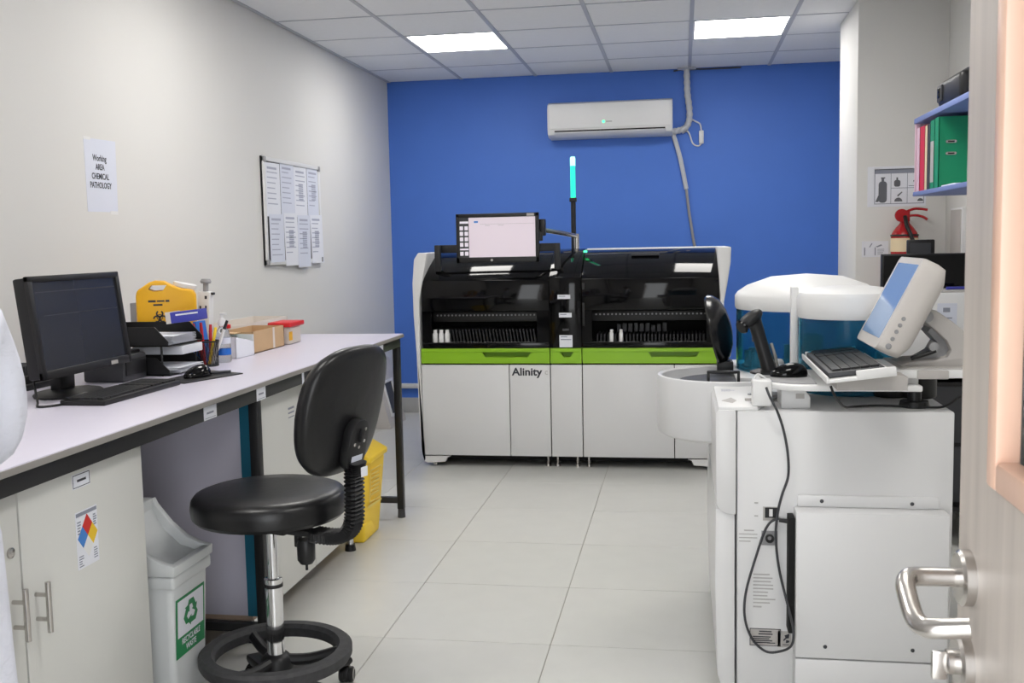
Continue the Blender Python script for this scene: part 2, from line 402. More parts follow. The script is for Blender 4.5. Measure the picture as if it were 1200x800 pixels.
# ================================================================== LAB BENCH
BX, BT, BE = -1.412, 0.945, 5.06
t = thing('lab_bench', 'long lab bench with lilac-white worktop and black steel frame along the left wall', 'bench', (-1.89, 3, 0))
part('worktop', B(XL+0.002, BX+0.012, 0.75, BE+0.012, 0.926, BT, bev=0.003), M_top, t)
part('edge_band', B(BX+0.012, BX+0.0155, 0.75, BE+0.012, 0.927, BT-0.003), M_edge, t)
ap = NB(); box(ap, BX-0.04, BX, 0.78, BE, 0.880, 0.926, bev=0.003); box(ap, XL+0.02, BX-0.04, BE-0.04, BE, 0.880, 0.926, bev=0.003); box(ap, XL+0.02, XL+0.06, 0.78, BE-0.04, 0.880, 0.926)
part('apron_rail', ap, M_blackm, t)
for y in (0.80, 3.255, BE-0.034):
    for x in (BX-0.034, XL+0.02):
        lg = part('leg', B(x, x+0.034, y, y+0.034, 0.045, 0.880, bev=0.003), M_blackm, t)
        part('foot', cyl(NB(), (x+0.017, y+0.017, 0.0), (x+0.017, y+0.017, 0.045), 0.020, 0.018, 16), M_dgrey, lg)
    part('lower_rail', B(XL+0.054, BX-0.034, y+0.003, y+0.031, 0.075, 0.105, bev=0.002), M_blackm, t)
for i, (y, w, h) in enumerate(((2.905, 0.085, 0.042), (3.29, 0.075, 0.045), (3.685, 0.02, 0.05), (4.71, 0.075, 0.034))):
    fr = frame((BX, y, 0.903), (0, 1, 0), (0, 0, 1))
    lb = part('label', flat([rect(-w/2, w/2, -h/2, h/2)], fr, 0.0002, 0.001), M_paper, t)
    if i < 2: part('print', flat([rect(-w*0.3, w*0.25, -0.004, 0.002), rect(-w*0.42, w*0.42, -h*0.4, -h*0.36)], fr, 0.0016), M_inkg, lb)

def bar_handle(y, z0, z1, x, parent):
    h = NB(); cyl(h, (x+0.032, y, z0), (x+0.032, y, z1), 0.0065, seg=14)
    for z in (z0+0.03, z1-0.03): cyl(h, (x, y, z), (x+0.032, y, z), 0.005, seg=10)
    return part('handle', h, M_steel, parent)
# cabinet with the diamond label
CF = -1.452
t = thing('base_cabinet', 'white two-door cabinet under the near bench end with a coloured hazard diamond label', 'cabinet', (-1.9, 2.03, 0))
part('body', B(XL+0.03, CF-0.018, 1.50, 2.562, 0.09, 0.876, bev=0.001), M_cab, t)
part('plinth', B(XL+0.05, CF-0.05, 1.52, 2.54, 0.0, 0.09), M_dark, t)
d1 = part('door', B(CF-0.018, CF, 2.035, 2.565, 0.095, 0.876, bev=0.0015), M_cab, t)
d0 = part('door', B(CF-0.018, CF, 1.50, 2.029, 0.095, 0.876, bev=0.0015), M_cab, t)
bar_handle(2.075, 0.535, 0.652, CF, d1); bar_handle(1.995, 0.545, 0.662, CF, d0)
lk = lathe(NB(), [(0, 0), (0.012, 0), (0.012, 0.004), (0.007, 0.006), (0, 0.006)], (CF, 1.997, 0.742), (CF+1, 1.997, 0.742), 16)
part('lock', lk, M_steel, d0)
fr = frame((CF, 2.278, 0.840), (0, 1, 0), (0, 0, 1))
lb = part('label', flat([rect(-0.038, 0.038, -0.018, 0.018)], fr, 0.0002, 0.0006), M_paper, d1)
fr2 = frame((CF, 2.292, 0.690), (0, 1, 0), (0, 0, 1))
lines_bm = flat(outline(-0.036, 0.036, -0.016, 0.016, 0.002)+[rect(-0.018, 0.02, -0.003, 0.003)], fr, 0.001)
part('print', lines_bm, M_ink, d1)
part('label', flat([rect(-0.048, 0.045, -0.068, 0.074)], fr2, 0.0002, 0.0006), M_paper, d1)
dm = 0.027
for nm, cx, cz, m in (('hazard_square', 0, dm, M_hred), ('hazard_square', -dm, 0, M_hblue), ('hazard_square', dm, 0, M_hyel), ('hazard_square', 0, -dm, M_white)):
    part(nm, flat([[(cx*0.8, cz-dm+0.008), (cx*0.8+dm*0.8, cz+0.008), (cx*0.8, cz+dm+0.008), (cx*0.8-dm*0.8, cz+0.008)]], fr2, 0.001), m, d1)
part('print', flat([rect(-0.046, 0.043, 0.062, 0.071)]+lines(-0.042, -0.026, 0.05, 5, 0.007, 0.0035)+lines(0.026, 0.042, 0.054, 5, 0.006, 0.0035, 1)+lines(-0.042, -0.022, -0.036, 5, 0.006, 0.003, 2)+lines(0.022, 0.042, -0.03, 5, 0.006, 0.003, 3), fr2, 0.001), M_inkg, d1, stuff=True)
# cabinet behind the chair
t = thing('base_cabinet', 'white cabinet on short feet under the far bench half, behind the chair', 'cabinet', (-1.9, 3.9, 0))
part('body', B(XL+0.03, CF-0.04, 3.318, 4.50, 0.118, 0.876, bev=0.001), M_cab, t)
part('side_panel', B(XL+0.03, CF-0.036, 3.30, 3.318, 0.118, 0.876), M_cabside, t, label='lilac grey side board with a raw lower edge')
part('edge_film', B(-1.497, -1.462, 3.2965, 3.3012, 0.118, 0.876), M_tealedge, t, label='teal film strip on the board edge')
part('base_board', B(XL+0.03, CF-0.03, 3.302, 4.50, 0.10, 0.118), M_wood, t)
for y0, y1 in ((3.325, 3.90), (3.906, 4.50)): part('door', B(CF-0.038, CF-0.018, y0, y1, 0.105, 0.876, bev=0.0015), M_cab, t)
fr = frame((CF-0.018, 3.70, 0.77), (0, 1, 0), (0, 0, 1))
part('print', flat([rect(-0.03, 0.03, 0.012, 0.02), rect(-0.03, 0.03, -0.004, 0.002), rect(-0.03, 0.03, -0.02, -0.016)], fr, 0.0003), M_inkg, t)
for x in (CF-0.06, XL+0.08):
    for y in (3.37, 4.46):
        ft = part('foot', cyl(NB(), (x, y, 0.03), (x, y, 0.10), 0.016, seg=14), M_chrome, t)
        part('foot_pad', cyl(NB(), (x, y, 0), (x, y, 0.03), 0.026, 0.022, 16), M_black, ft)

# ================================================================== BIN AND YELLOW WASTE BOX
t = thing('waste_bin', 'white pedal-less plastic bin with sloping open hood and green recycling sticker', 'bin', (-1.5, 2.76, 0))
t['label'] = 'white plastic bin with sloping open hood and green recycling sticker under the bench'
bx0, bx1, b0, b1 = -1.62, -1.425, 2.645, 2.872
body = NB()
for k in (0,):
    tt = bmesh.new(); bt = 0.018
    lo_ = [tt.verts.new(p) for p in ((bx0+bt, b0+bt, 0.0), (bx1-bt, b0+bt, 0.0), (bx1-bt, b1-bt, 0.0), (bx0+bt, b1-bt, 0.0))]
    hi_ = [tt.verts.new(p) for p in ((bx0, b0, 0.455), (bx1, b0, 0.455), (bx1, b1, 0.455), (bx0, b1, 0.455))]
    tt.faces.new(lo_[::-1]); tt.faces.new(hi_)
    for i in range(4): tt.faces.new((lo_[i], lo_[(i+1) % 4], hi_[(i+1) % 4], hi_[i]))
    bmesh.ops.bevel(tt, geom=list(tt.edges), offset=0.02, segments=3, profile=0.5, affect='EDGES'); merge(body, tt)
bb_ = part('body', body, M_bin, t)
part('collar', B(bx0-0.006, bx1+0.008, b0-0.006, b1+0.006, 0.435, 0.475, bev=0.01, seg=3), M_bin, t)
hd = NB()
cur = [(bx1+0.012, 0.475), (bx1+0.014, 0.505), (bx1-0.02, 0.512), (bx1-0.06, 0.53), (bx1-0.11, 0.57), (bx1-0.155, 0.625), (bx0+0.03, 0.645), (bx0-0.004, 0.63), (bx0-0.006, 0.475)]
prism(hd, cur, b0-0.008, b0+0.016, 'Y', bev=0.004); prism(hd, cur, b1-0.016, b1+0.008, 'Y', bev=0.004)
box(hd, bx1-0.012, bx1+0.014, b0, b1, 0.475, 0.505, bev=0.006)
box(hd, bx0-0.006, bx0+0.03, b0, b1, 0.475, 0.645, bev=0.006)
part('hood', hd, M_bin, t)
part('flap', prism(NB(), [(bx1-0.012, 0.478), (bx1-0.012, 0.486), (bx1-0.08, 0.505), (bx1-0.13, 0.55), (bx0+0.02, 0.63), (bx0+0.02, 0.615), (bx1-0.13, 0.535), (bx1-0.07, 0.492)], b0+0.014, b1-0.014, 'Y'), M_bin, t)
fr = frame((bx1-0.0055, 2.752, 0.310), (0, 1, 0), (0.04, 0, 1)) @ Matrix.Scale(1.0, 4)
st = part('sticker', flat([rect(-0.088, 0.088, -0.088, 0.088)], fr, 0.0, 0.0012), M_grn, t, label='green recycling sticker')
part('sticker_panel', flat([rect(-0.079, 0.079, -0.028, 0.080)], fr, 0.0014), M_paper, st)
ar = []
for k in range(3):
    a = 2*PI*k/3; ca, sa = math.cos(a), math.sin(a)
    for p in ([(-0.016, 0.02), (0.006, 0.02), (0.013, 0.034), (-0.009, 0.034)], [(0.006, 0.02), (0.013, 0.034), (0.026, 0.012), (0.012, 0.006)], [(0.031, 0.016), (0.024, -0.006), (0.005, 0.006)]):
        ar.append([(1.25*(x*ca-y*sa), 1.15*(x*sa+y*ca)+0.027) for x, y in p])
part('recycling_symbol', flat(ar, fr, 0.002), M_grn, st)
for s, v in (('RECYCLABLE', -0.045), ('WASTE', -0.069)):
    part('lettering', text_bm(s, 0.024, fr @ Matrix.Translation((0, v, 0)), squeeze=0.8, lift=0.0022, bold=0.0004), M_paper, st)

t = thing('clinical_waste_box', 'tall yellow plastic waste box standing on the floor at the far bench end', 'waste box', (-1.6, 4.7, 0))
Z = lambda x0, x1, y0, y1, z0, z1, s: None
wb_ = bmesh.new()
lo_ = [wb_.verts.new(p) for p in ((-1.70, 4.575, 0.0), (-1.495, 4.575, 0), (-1.475, 4.80, 0), (-1.70, 4.80, 0))]
hi_ = [wb_.verts.new(p) for p in ((-1.72, 4.565, 0.385), (-1.46, 4.565, 0.385), (-1.44, 4.82, 0.385), (-1.72, 4.82, 0.385))]
wb_.faces.new(lo_[::-1]); wb_.faces.new(hi_)
for i in range(4): wb_.faces.new((lo_[i], lo_[(i+1) % 4], hi_[(i+1) % 4], hi_[i]))
bmesh.ops.bevel(wb_, geom=list(wb_.edges), offset=0.014, segments=3, profile=0.5, affect='EDGES')
part('body', wb_, M_yel2, t)
part('base_rim', B(-1.71, -1.478, 4.57, 4.805, 0.0, 0.09, bev=0.012, seg=3), M_yel2, t)
lid_ = prism(NB(), [(-1.73, 0.385), (-1.43, 0.385), (-1.43, 0.41), (-1.50, 0.45), (-1.66, 0.45), (-1.73, 0.41)], 4.555, 4.83, 'Y', bev=0.006)
part('lid', lid_, M_yel2, t)
fr = frame((-1.452, 4.69, 0.27), (0.09, 1, 0), (0.07, 0, 1))
part('label', flat(outline(-0.07, 0.07, -0.09, 0.07, 0.006)+lines(-0.05, 0.05, 0.05, 6, 0.02, 0.008, 5)+[rect(-0.08, 0.08, -0.11, -0.1)], fr, -0.002, 0.004), M_yelp, t, stuff=True)

# ================================================================== STOOL CHAIR
def make_chair():
    c = thing('drafting_chair', 'black drafting chair with padded seat, foot ring and chrome column by the bench', 'chair', (-1.212, 2.855, 0), rz=-math.radians(17))
    sp = [(0, 0.600), (0.196, 0.600), (0.216, 0.604), (0.226, 0.615), (0.229, 0.640), (0.226, 0.662), (0.216, 0.675), (0.196, 0.682), (0.12, 0.686), (0, 0.683)]
    part('seat', lathe(NB(), sp, seg=40), M_leather, c, local=True)
    part('seat_plate', B(-0.10, 0.12, -0.09, 0.09, 0.575, 0.597, bev=0.004), M_blackm, c, local=True)
    col = part('column', cyl(NB(), (0, 0, 0.30), (0, 0, 0.58), 0.0165, seg=24), M_chrome, c, local=True)
    sl = lathe(NB(), [(0, 0.12), (0.026, 0.12), (0.0265, 0.40), (0.0265, 0.41), (0.017, 0.413), (0, 0.413)], seg=28)
    part('column_sleeve', sl, M_chrome, c, local=True)
    part('sleeve_collar', lathe(NB(), [(0.0255, 0.385), (0.0285, 0.385), (0.0285, 0.395), (0.0255, 0.395)], seg=24), M_black, c, local=True)
    # foot ring with spokes and hub
    R0, zr = 0.203, 0.178
    rg = NB(); tt = bmesh.new(); n = 56; prof = [(-0.022, -0.020), (0.016, -0.022), (0.024, -0.008), (0.024, 0.012), (0.014, 0.020), (-0.014, 0.020), (-0.024, 0.008)]
    rings = [[tt.verts.new(((R0+u)*math.cos(2*PI*i/n), (R0+u)*math.sin(2*PI*i/n), zr+v)) for u, v in prof] for i in range(n)]
    for i in range(n):
        a, b = rings[i], rings[(i+1) % n]
        for k in range(len(prof)): tt.faces.new((a[k], b[k], b[(k+1) % len(prof)], a[(k+1) % len(prof)]))
    bmesh.ops.recalc_face_normals(tt, faces=tt.faces); merge(rg, tt)
    fr_ = part('foot_ring', rg, M_rubber, c, local=True, label='worn black rubber foot ring')
    for k in range(3):
        a = 2*PI*k/3+0.55
        sp_ = tube(NB(), [(0.02*math.cos(a), 0.02*math.sin(a), zr-0.02), (0.10*math.cos(a), 0.10*math.sin(a), zr-0.022), (0.186*math.cos(a), 0.186*math.sin(a), zr-0.004)], 0.017, seg=10, n=4)
        part('spoke', sp_, M_black, fr_, local=True)
    part('hub', lathe(NB(), [(0, 0.125), (0.03, 0.125), (0.05, 0.135), (0.045, 0.165), (0.033, 0.178), (0.0265, 0.18)], seg=24), M_black, fr_, local=True)
    # star base, casters
    part('base_hub', lathe(NB(), [(0, 0.065), (0.04, 0.065), (0.045, 0.09), (0.032, 0.125), (0, 0.125)], seg=20), M_black, c, local=True)
    for k in range(5):
        a = 2*PI*k/5+math.radians(74)
        leg = NB(); m = Matrix.Rotation(a, 4, 'Z')
        prism(leg, [(0.02, 0.075), (0.26, 0.060), (0.275, 0.068), (0.27, 0.085), (0.03, 0.118)], -0.022, 0.022, 'Y', bev=0.006); leg.transform(m)
        lo2 = part('base_leg', leg, M_black, c, local=True)
        cx, cy = 0.262*math.cos(a), 0.262*math.sin(a); w = Vector((-math.sin(a+0.7), math.cos(a+0.7), 0))
        cs = NB(); cyl(cs, (cx, cy, 0.045), (cx, cy, 0.07), 0.007, seg=10)
        p = Vector((cx, cy, 0.025))
        for s in (-1, 1):
            lathe(cs, [(0, 0), (0.017, 0), (0.025, 0.004), (0.025, 0.014), (0.02, 0.018), (0, 0.018)], p+w*s*0.005, p+w*s*1.0, 20)
        lathe(cs, [(0, -0.008), (0.027, -0.008), (0.029, 0), (0.027, 0.008), (0, 0.008)], p+Vector((0, 0, 0.004)), p+w+Vector((0, 0, 0.004)), 20)
        cw = part('caster', cs, M_black, lo2, local=True)
        rr = NB()
        for s in (-1, 1): lathe(rr, [(0.015, 0), (0.0195, 0), (0.0195, 0.0015), (0.015, 0.0015)], p+w*s*0.0228, p+w*s*1.0, 20)
        part('caster_ring', rr, M_lgrey, cw, local=True)
    # L bar under a bellows sleeve
    bar = [(0.02, 0, 0.565), (0.16, 0, 0.562), (0.225, 0, 0.562), (0.273, 0, 0.575), (0.300, 0, 0.615), (0.305, 0, 0.68), (0.307, 0, 0.75), (0.316, 0, 0.79)]
    n_ = [0]
    P = smooth_path(bar, 14)
    P2 = [p for i, p in enumerate(P)]
    bl = tube(NB(), P2[10:], lambda s: 0.0, seg=6, smooth=False) if False else NB()
    # sleeve: ribbed tube of rectangular-ish section
    tt = bmesh.new(); rings = []
    Q = smooth_path(bar[1:], 12)
    for i, p in enumerate(Q):
        d = (Q[min(i+1, len(Q)-1)]-Q[max(i-1, 0)]).normalized(); s = Vector((0, 1, 0)); u = s.cross(d)
        e = 0.004 if i % 2 else -0.002
        hw, ht = 0.030+e, 0.016+e
        rings.append([tt.verts.new(p+s*a*hw+u*b*ht) for a, b in ((-1, -.6), (-.7, -1), (.7, -1), (1, -.6), (1, .6), (.7, 1), (-.7, 1), (-1, .6))])
    for a, b in zip(rings, rings[1:]):
        for k in range(8): tt.faces.new((a[k], a[(k+1) % 8], b[(k+1) % 8], b[k]))
    tt.faces.new(rings[0][::-1]); tt.faces.new(rings[-1]); bmesh.ops.recalc_face_normals(tt, faces=tt.faces)
    part('bellows_sleeve', tt, M_black, c, local=True, smooth=20)
    part('support_bar', B(0.03, 0.19, -0.02, 0.02, 0.556, 0.574, bev=0.002), M_blackm, c, local=True)
    kn = NB(); cyl(kn, (0.10, 0.0, 0.52), (0.10, 0.0, 0.56), 0.012, seg=12)
    lathe(kn, [(0, 0.0), (0.018, 0.0), (0.026, 0.012), (0.027, 0.06), (0.022, 0.072), (0, 0.072)], (0.135, -0.01, 0.475), (0.135, -0.01, 1), 16)
    cyl(kn, (0.135, -0.01, 0.455), (0.135, -0.01, 0.48), 0.004, seg=8)
    part('tension_knob', kn, M_black, c, local=True)
    # backrest: padded rounded shape, front concave, in local YZ plane at x ~ 0.28
    tt = bmesh.new()
    H0, H1 = 0.75, 1.118
    nu, nv = 28, 14
    def outline_r(a):
        # superellipse half extents, wider at the upper part
        ca, sa = math.cos(a), math.sin(a); e = 2.0/3.0
        y = math.copysign(abs(ca)**e, ca); z = math.copysign(abs(sa)**e, sa)
        wy = 0.186 if z > 0 else 0.186-0.02*(-z)
        return y*wy, z*(H1-H0)/2
    def ring(scale, off):
        out = []
        for i in range(nu*2):
            y, z = outline_r(2*PI*i/(nu*2)); y *= scale; z *= scale
            x = 0.268+off+0.24*(z+0.10)-0.7*y*y
            out.append(tt.verts.new((x, y, (H0+H1)/2+z)))
        return out
    prof = [(0.02, -0.048), (0.5, -0.046), (0.82, -0.040), (0.94, -0.028), (1.0, -0.006), (1.0, 0.008), (0.965, 0.020), (0.85, 0.026), (0.5, 0.028), (0.02, 0.028)]
    rs = [ring(*q) for q in prof]
    for a, b in zip(rs, rs[1:]):
        for i in range(nu*2): tt.faces.new((a[i], a[(i+1) % (nu*2)], b[(i+1) % (nu*2)], b[i]))
    tt.faces.new(rs[0][::-1]); tt.faces.new(rs[-1]); bmesh.ops.recalc_face_normals(tt, faces=tt.faces)
    bk = part('backrest', tt, M_leather, c, local=True, smooth=70)
    # bracket plate on the rear
    pl = prism(NB(), [(y, z) for y, z in rrect(-0.045, 0.045, 0.76, 0.915, 0.043, 6)], 0.292, 0.322, 'X', bev=0.006)
    TB = rot_about(0.302, 0, 0.77, math.radians(13.5), 'Y') @ Matrix.Translation((-0.012, 0, 0))
    pl.transform(TB)
    br = part('bracket', pl, M_black, c, local=True)
    for y, z in ((0.02, 0.885), (-0.022, 0.845), (0.022, 0.85), (0.0, 0.835)):
        sc = lathe(NB(), [(0, 0), (0.0055, 0), (0.005, 0.003), (0, 0.004)], (0.321, y, z), (1, y, z), 10)
        sc.transform(TB); part('screw', sc, M_steel, br, local=True)
    part('slot_knob', B(0.32, 0.332, -0.008, 0.008, 0.85, 0.89, bev=0.003, mtx=TB), M_black, br, local=True)
    fr = frame((0.3385, 0, 0.775), (0, 1, 0), (0, 0, 1))
    part('label', flat([rect(-0.026, 0.026, 0.01, 0.035)], TB @ frame((0.3225, 0, 0.775), (0, 1, 0), (0, 0, 1)), 0.0004, 0.0006), M_paperb, br, local=True)
    part('label', flat([rect(-0.018, 0.014, -0.026, 0.002)], frame((0.3425, 0, 0.775), (0, 1, 0), (0, 0, 1)), 0.0004, 0.0006), M_paper, br, local=True)
    return c
make_chair()

# ================================================================== THINGS ON THE BENCH
# desk monitor parallel to the wall, facing the aisle
t = thing('computer_monitor', 'wide black computer monitor with a dim dark screen on the bench', 'monitor', (-1.92, 2.98, BT))
tilt = Matrix.Translation((-1.863, 2.97, 1.17)) @ Matrix.Rotation(-math.radians(6.5), 4, 'Y')
def mb(*a, **k):
    b = B(*a, **k); b.transform(tilt); return b
part('casing', mb(-0.045, -0.004, -0.235, 0.25, -0.148, 0.152, bev=0.006), M_black, t)
bz = NB()
for q in ((-0.240, -0.217, -0.152, 0.155), (0.234, 0.255, -0.152, 0.155), (-0.240, 0.255, 0.136, 0.155), (-0.240, 0.255, -0.152, -0.126)): box(bz, -0.006, 0.008, *q, bev=0.003)
bz.transform(tilt); part('bezel', bz, M_black, t)
sc = part('screen', mb(-0.004, 0.001, -0.218, 0.235, -0.127, 0.137), M_scrd, t)
frs = tilt @ frame((0.001, 0, 0), (0, 1, 0), (0, 0, 1))
part('window_bar', flat([rect(-0.205, 0.225, 0.105, 0.108), rect(-0.18, 0.225, 0.035, 0.037)], frs, 0.0005), M_ink, sc)
part('badge', flat([rect(0.125, 0.165, -0.147, -0.135)], tilt @ frame((0.008, 0, 0), (0, 1, 0), (0, 0, 1)), 0.0003), M_lgrey, t)
nk = NB(); box(nk, -1.955, -1.915, 2.93, 3.01, BT+0.012, 1.12, bev=0.008)
part('stand_neck', nk, M_black, t)
part('stand_foot', lathe(NB(), [(0, 0), (0.105, 0), (0.108, 0.006), (0.10, 0.013), (0.04, 0.02), (0, 0.02)], (-1.915, 2.97, BT), (-1.915, 2.97, 5), 32, 0.9, 1.15), M_black, t)
# cable behind monitor
one('monitor_cable', tube(NB(), [(-1.90, 2.77, 1.03), (-1.885, 2.755, 0.99), (-1.87, 2.74, 0.955), (-1.84, 2.70, 0.949), (-1.80, 2.74, 0.949), (-1.80, 2.82, 0.949), (-1.85, 2.86, 0.949)], 0.0035, seg=8), M_black, 'black cable looping on the bench below the left edge of the wide monitor', 'cable')
def keyboard(lb, x0, x1, y0, y1, z, mtx, body_m, key_m, rowsx, colsy):
    k = thing('keyboard', lb, 'keyboard', ((x0+x1)/2, (y0+y1)/2, z))
    b = B(x0, x1, y0, y1, z, z+0.016, bev=0.004); b.transform(mtx); part('body', b, body_m, k)
    kb = NB(); mx = 0.012; gx = (x1-x0-2*mx)/rowsx
    L = y1-y0-2*mx; blocks = ((0, 0.64), (0.66, 0.80), (0.82, 1.0)) if colsy > 15 else ((0, 1.0),)
    for r in range(rowsx):
        for a, bb2 in blocks:
            n = max(1, round((bb2-a)*colsy)); s = (bb2-a)*L/n
            for c in range(n):
                if r == rowsx-1 and 3 <= c < 8 and a == 0:
                    if c > 3: continue
                    w = 5*s
                else: w = s
                ya = y0+mx+a*L+c*s
                # rows run from the back (x0) to the front (x1)
                box(kb, x0+mx+r*gx+0.0012, x0+mx+(r+1)*gx-0.0012, ya+0.001, ya+w-0.001, z+0.013, z+0.022)
    kb.transform(mtx); part('keys', kb, key_m, k, stuff=True, smooth=0)
    return k
keyboard('black keyboard lying on the bench in front of the wide monitor', -1.80, -1.655, 2.745, 3.195, BT, rot_about(-1.72, 2.97, BT, math.radians(-1), 'Z'), M_black, M_blackm, 6, 21)
one('mouse_pad', prism(NB(), [(-1.648, 3.212), (-1.555, 3.474), (-1.745, 3.57), (-1.765, 3.24)], BT, BT+0.004, 'Z', bev=0.001), M_black, 'black square mouse pad on the bench beside the keyboard', 'mouse pad')
def mouse(lb, x, y, z, rz, s=1.0):
    t = thing('computer_mouse', lb, 'mouse', (x, y, z), rz=rz)
    prof = bmesh.new(); bmesh.ops.create_uvsphere(prof, u_segments=24, v_segments=14, radius=1)
    for v in prof.verts:
        v.co.x *= 0.033*s; v.co.y *= 0.058*s; v.co.z = max(v.co.z, -0.15)*0.036*s+0.0054*s
        v.co.z *= 1-0.25*(v.co.y/(0.058*s)) if v.co.z > 0 else 1
    part('shell', prof, M_gloss, t, local=True, smooth=60)
    w = cyl(NB(), (-0.003*s, 0.032*s, 0.026*s), (0.003*s, 0.032*s, 0.026*s), 0.006*s, seg=12)
    part('wheel', w, M_dgrey, t, local=True)
    return t
mouse('black mouse resting on the black mouse pad', -1.675, 3.365, BT+0.004, math.radians(160))
one('pen', cyl(NB(), (-1.672, 3.42, BT+0.010), (-1.60, 3.47, BT+0.010), 0.005, seg=10), M_dgrey, 'short dark pen lying on the mouse pad behind the mouse', 'pen')
# dark device between monitor and tray
t = thing('label_printer', 'dark grey boxy printer with a slot, on the bench right of the monitor', 'printer', (-1.93, 3.34, BT))
part('body', B(-2.03, -1.88, 3.235, 3.395, BT, 1.035, bev=0.008), M_dgrey, t)
part('front_panel', B(-1.882, -1.876, 3.25, 3.385, BT+0.02, 1.02, bev=0.002), M_black, t)
part('cover', B(-2.02, -1.90, 3.24, 3.39, 1.033, 1.047, bev=0.005), M_black, t)
# letter trays
t = thing('letter_tray', 'black two-tier letter tray holding papers on the bench', 'letter tray', (-1.95, 3.55, BT))
def tray(z, h):
    b = NB(); x0, x1, y0, y1 = -2.12, -1.80, 3.405, 3.675
    box(b, x0, x1, y0, y1, z, z+0.004)
    for ya in (y0, y1-0.004): prism(b, [(x0, z), (x1-0.002, z), (x1-0.002, z+0.018), (x1-0.05, z+h), (x0, z+h)], ya, ya+0.004, 'Y')
    box(b, x0, x0+0.004, y0, y1, z, z+h)
    return b
part('tray', tray(BT+0.002, 0.062), M_black, t); part('tray', tray(1.05, 0.07), M_black, t)
ps_ = NB()
for y in (3.41, 3.67):
    for x in (-2.10, -1.83): cyl(ps_, (x, y, BT), (x, y, 1.055), 0.004, seg=8)
part('post', ps_, M_black, t)
def paper_stack(name, lb, x0, x1, y0, y1, z, n, seed, m=M_paper):
    b = NB(); r = random.Random(seed)
    for i in range(n):
        q = B(x0, x1, y0, y1, z+i*0.004, z+i*0.004+0.0012); q.transform(rot_about((x0+x1)/2, (y0+y1)/2, z, r.uniform(-0.06, 0.06))); me = bpy.data.meshes.new('t'); q.to_mesh(me); q.free(); b.from_mesh(me); bpy.data.meshes.remove(me)
    return one(name, b, m, lb, 'papers')
paper_stack('paper_stack', 'loose white papers sticking out of the upper letter tray', -2.06, -1.80, 3.43, 3.62, 1.056, 8, 1)
paper_stack('paper_stack', 'white papers lying in the bottom letter tray', -2.06, -1.785, 3.44, 3.64, BT+0.008, 5, 2)
one('paper_roll', prism(NB(), arc(-1.90, 1.025, 0.028, 0, 2*PI, 20)[:-1], 3.47, 3.66, 'Y'), M_paper, 'rolled white paper lying between the two letter tray tiers', 'paper') if False else None
one('folded_paper', B(-1.99, -1.795, 3.50, 3.66, 1.012, 1.044, bev=0.004), M_paper, 'thick white paper pad wedged under the upper letter tray', 'paper pad')
o = bpy.data.objects['folded_paper']
# yellow sharps container
t = thing('sharps_container', 'yellow plastic sharps container with carrying handle and black biohazard sign on the bench', 'sharps container', (-1.98, 3.78, BT))
yx0, yx1, yy0, yy1 = -2.105, -1.885, 3.735, 3.84
outl = [(yx0+0.008, BT), (yx1-0.012, BT), (yx1, BT+0.03), (yx1+0.002, 1.215), (yx1-0.01, 1.238), (yx1-0.05, 1.243), (yx1-0.092, 1.258), (yx1-0.115, 1.272), (-2.035, 1.274), (-2.055, 1.268), (yx0+0.005, 1.238), (yx0, 1.215), (yx0, BT+0.02)]
tt = NB(); prism(tt, outl, yy0, yy1, 'Y', bev=0.010, seg=3)
hole = [(-2.058, 1.242), (-2.046, 1.257), (-1.99, 1.257), (-2.004, 1.236), (-2.04, 1.234)]
me = bpy.data.meshes.new('a'); tt.to_mesh(me); tt.free(); oa = bpy.data.objects.new('a', me); COL.objects.link(oa)
hb = prism(NB(), hole, yy0-0.05, yy1+0.05, 'Y'); me2 = bpy.data.meshes.new('b'); hb.to_mesh(me2); hb.free(); ob = bpy.data.objects.new('b', me2); COL.objects.link(ob)
md = oa.modifiers.new('bool', 'BOOLEAN'); md.object = ob; md.operation = 'DIFFERENCE'; md.solver = 'EXACT'
dg = bpy.context.evaluated_depsgraph_get(); dg.update(); ev = bpy.data.meshes.new_from_object(oa.evaluated_get(dg))
bpy.data.objects.remove(oa); bpy.data.objects.remove(ob)
part('body', ev, M_yel, t)
part('lid', lathe(NB(), [(0, 0), (0.048, 0), (0.05, 0.004), (0.05, 0.016), (0.044, 0.02), (0, 0.02)], (-1.926, 3.79, 1.243), (-1.906, 3.79, 1.33), 24, 0.9, 0.9), M_white, t, label='white screw lid')
fr = frame((-2.0, yy0, 1.10), (1, 0, 0), (0, 0, 1))
part('print', flat([rect(-0.06, -0.032, 0.092, 0.100), rect(-0.028, 0.0, 0.093, 0.099), rect(0.004, 0.018, 0.092, 0.100), rect(-0.042, -0.008, 0.078, 0.085)], fr, 0.0004), M_ink, t)
bio = []
def annulus(cx, cy, r, w, a0, a1): 
    o_ = arc(cx, cy, r, a0, a1, 16); i_ = arc(cx, cy, r-w, a1, a0, 16); return o_+i_
for k in range(3):
    a = PI/2+2*PI*k/3
    bio.append(annulus(0.013*math.cos(a)-0.02, 0.013*math.sin(a)+0.034, 0.014, 0.006, a+0.55, a+2*PI-0.55))
bio.append(annulus(-0.02, 0.034, 0.012, 0.003, 0, 2*PI-0.001))
part('biohazard_symbol', flat(bio, fr, 0.0004), M_ink, t)
t.matrix_basis = t.matrix_basis @ Matrix.Rotation(math.radians(25), 4, 'Z')
# dull box behind the sharps container
one('grey_folder', B(-2.165, -2.135, 3.80, 4.02, BT, 1.185, bev=0.003), M_grey, 'grey folder edge showing left of the yellow sharps container', 'folder')
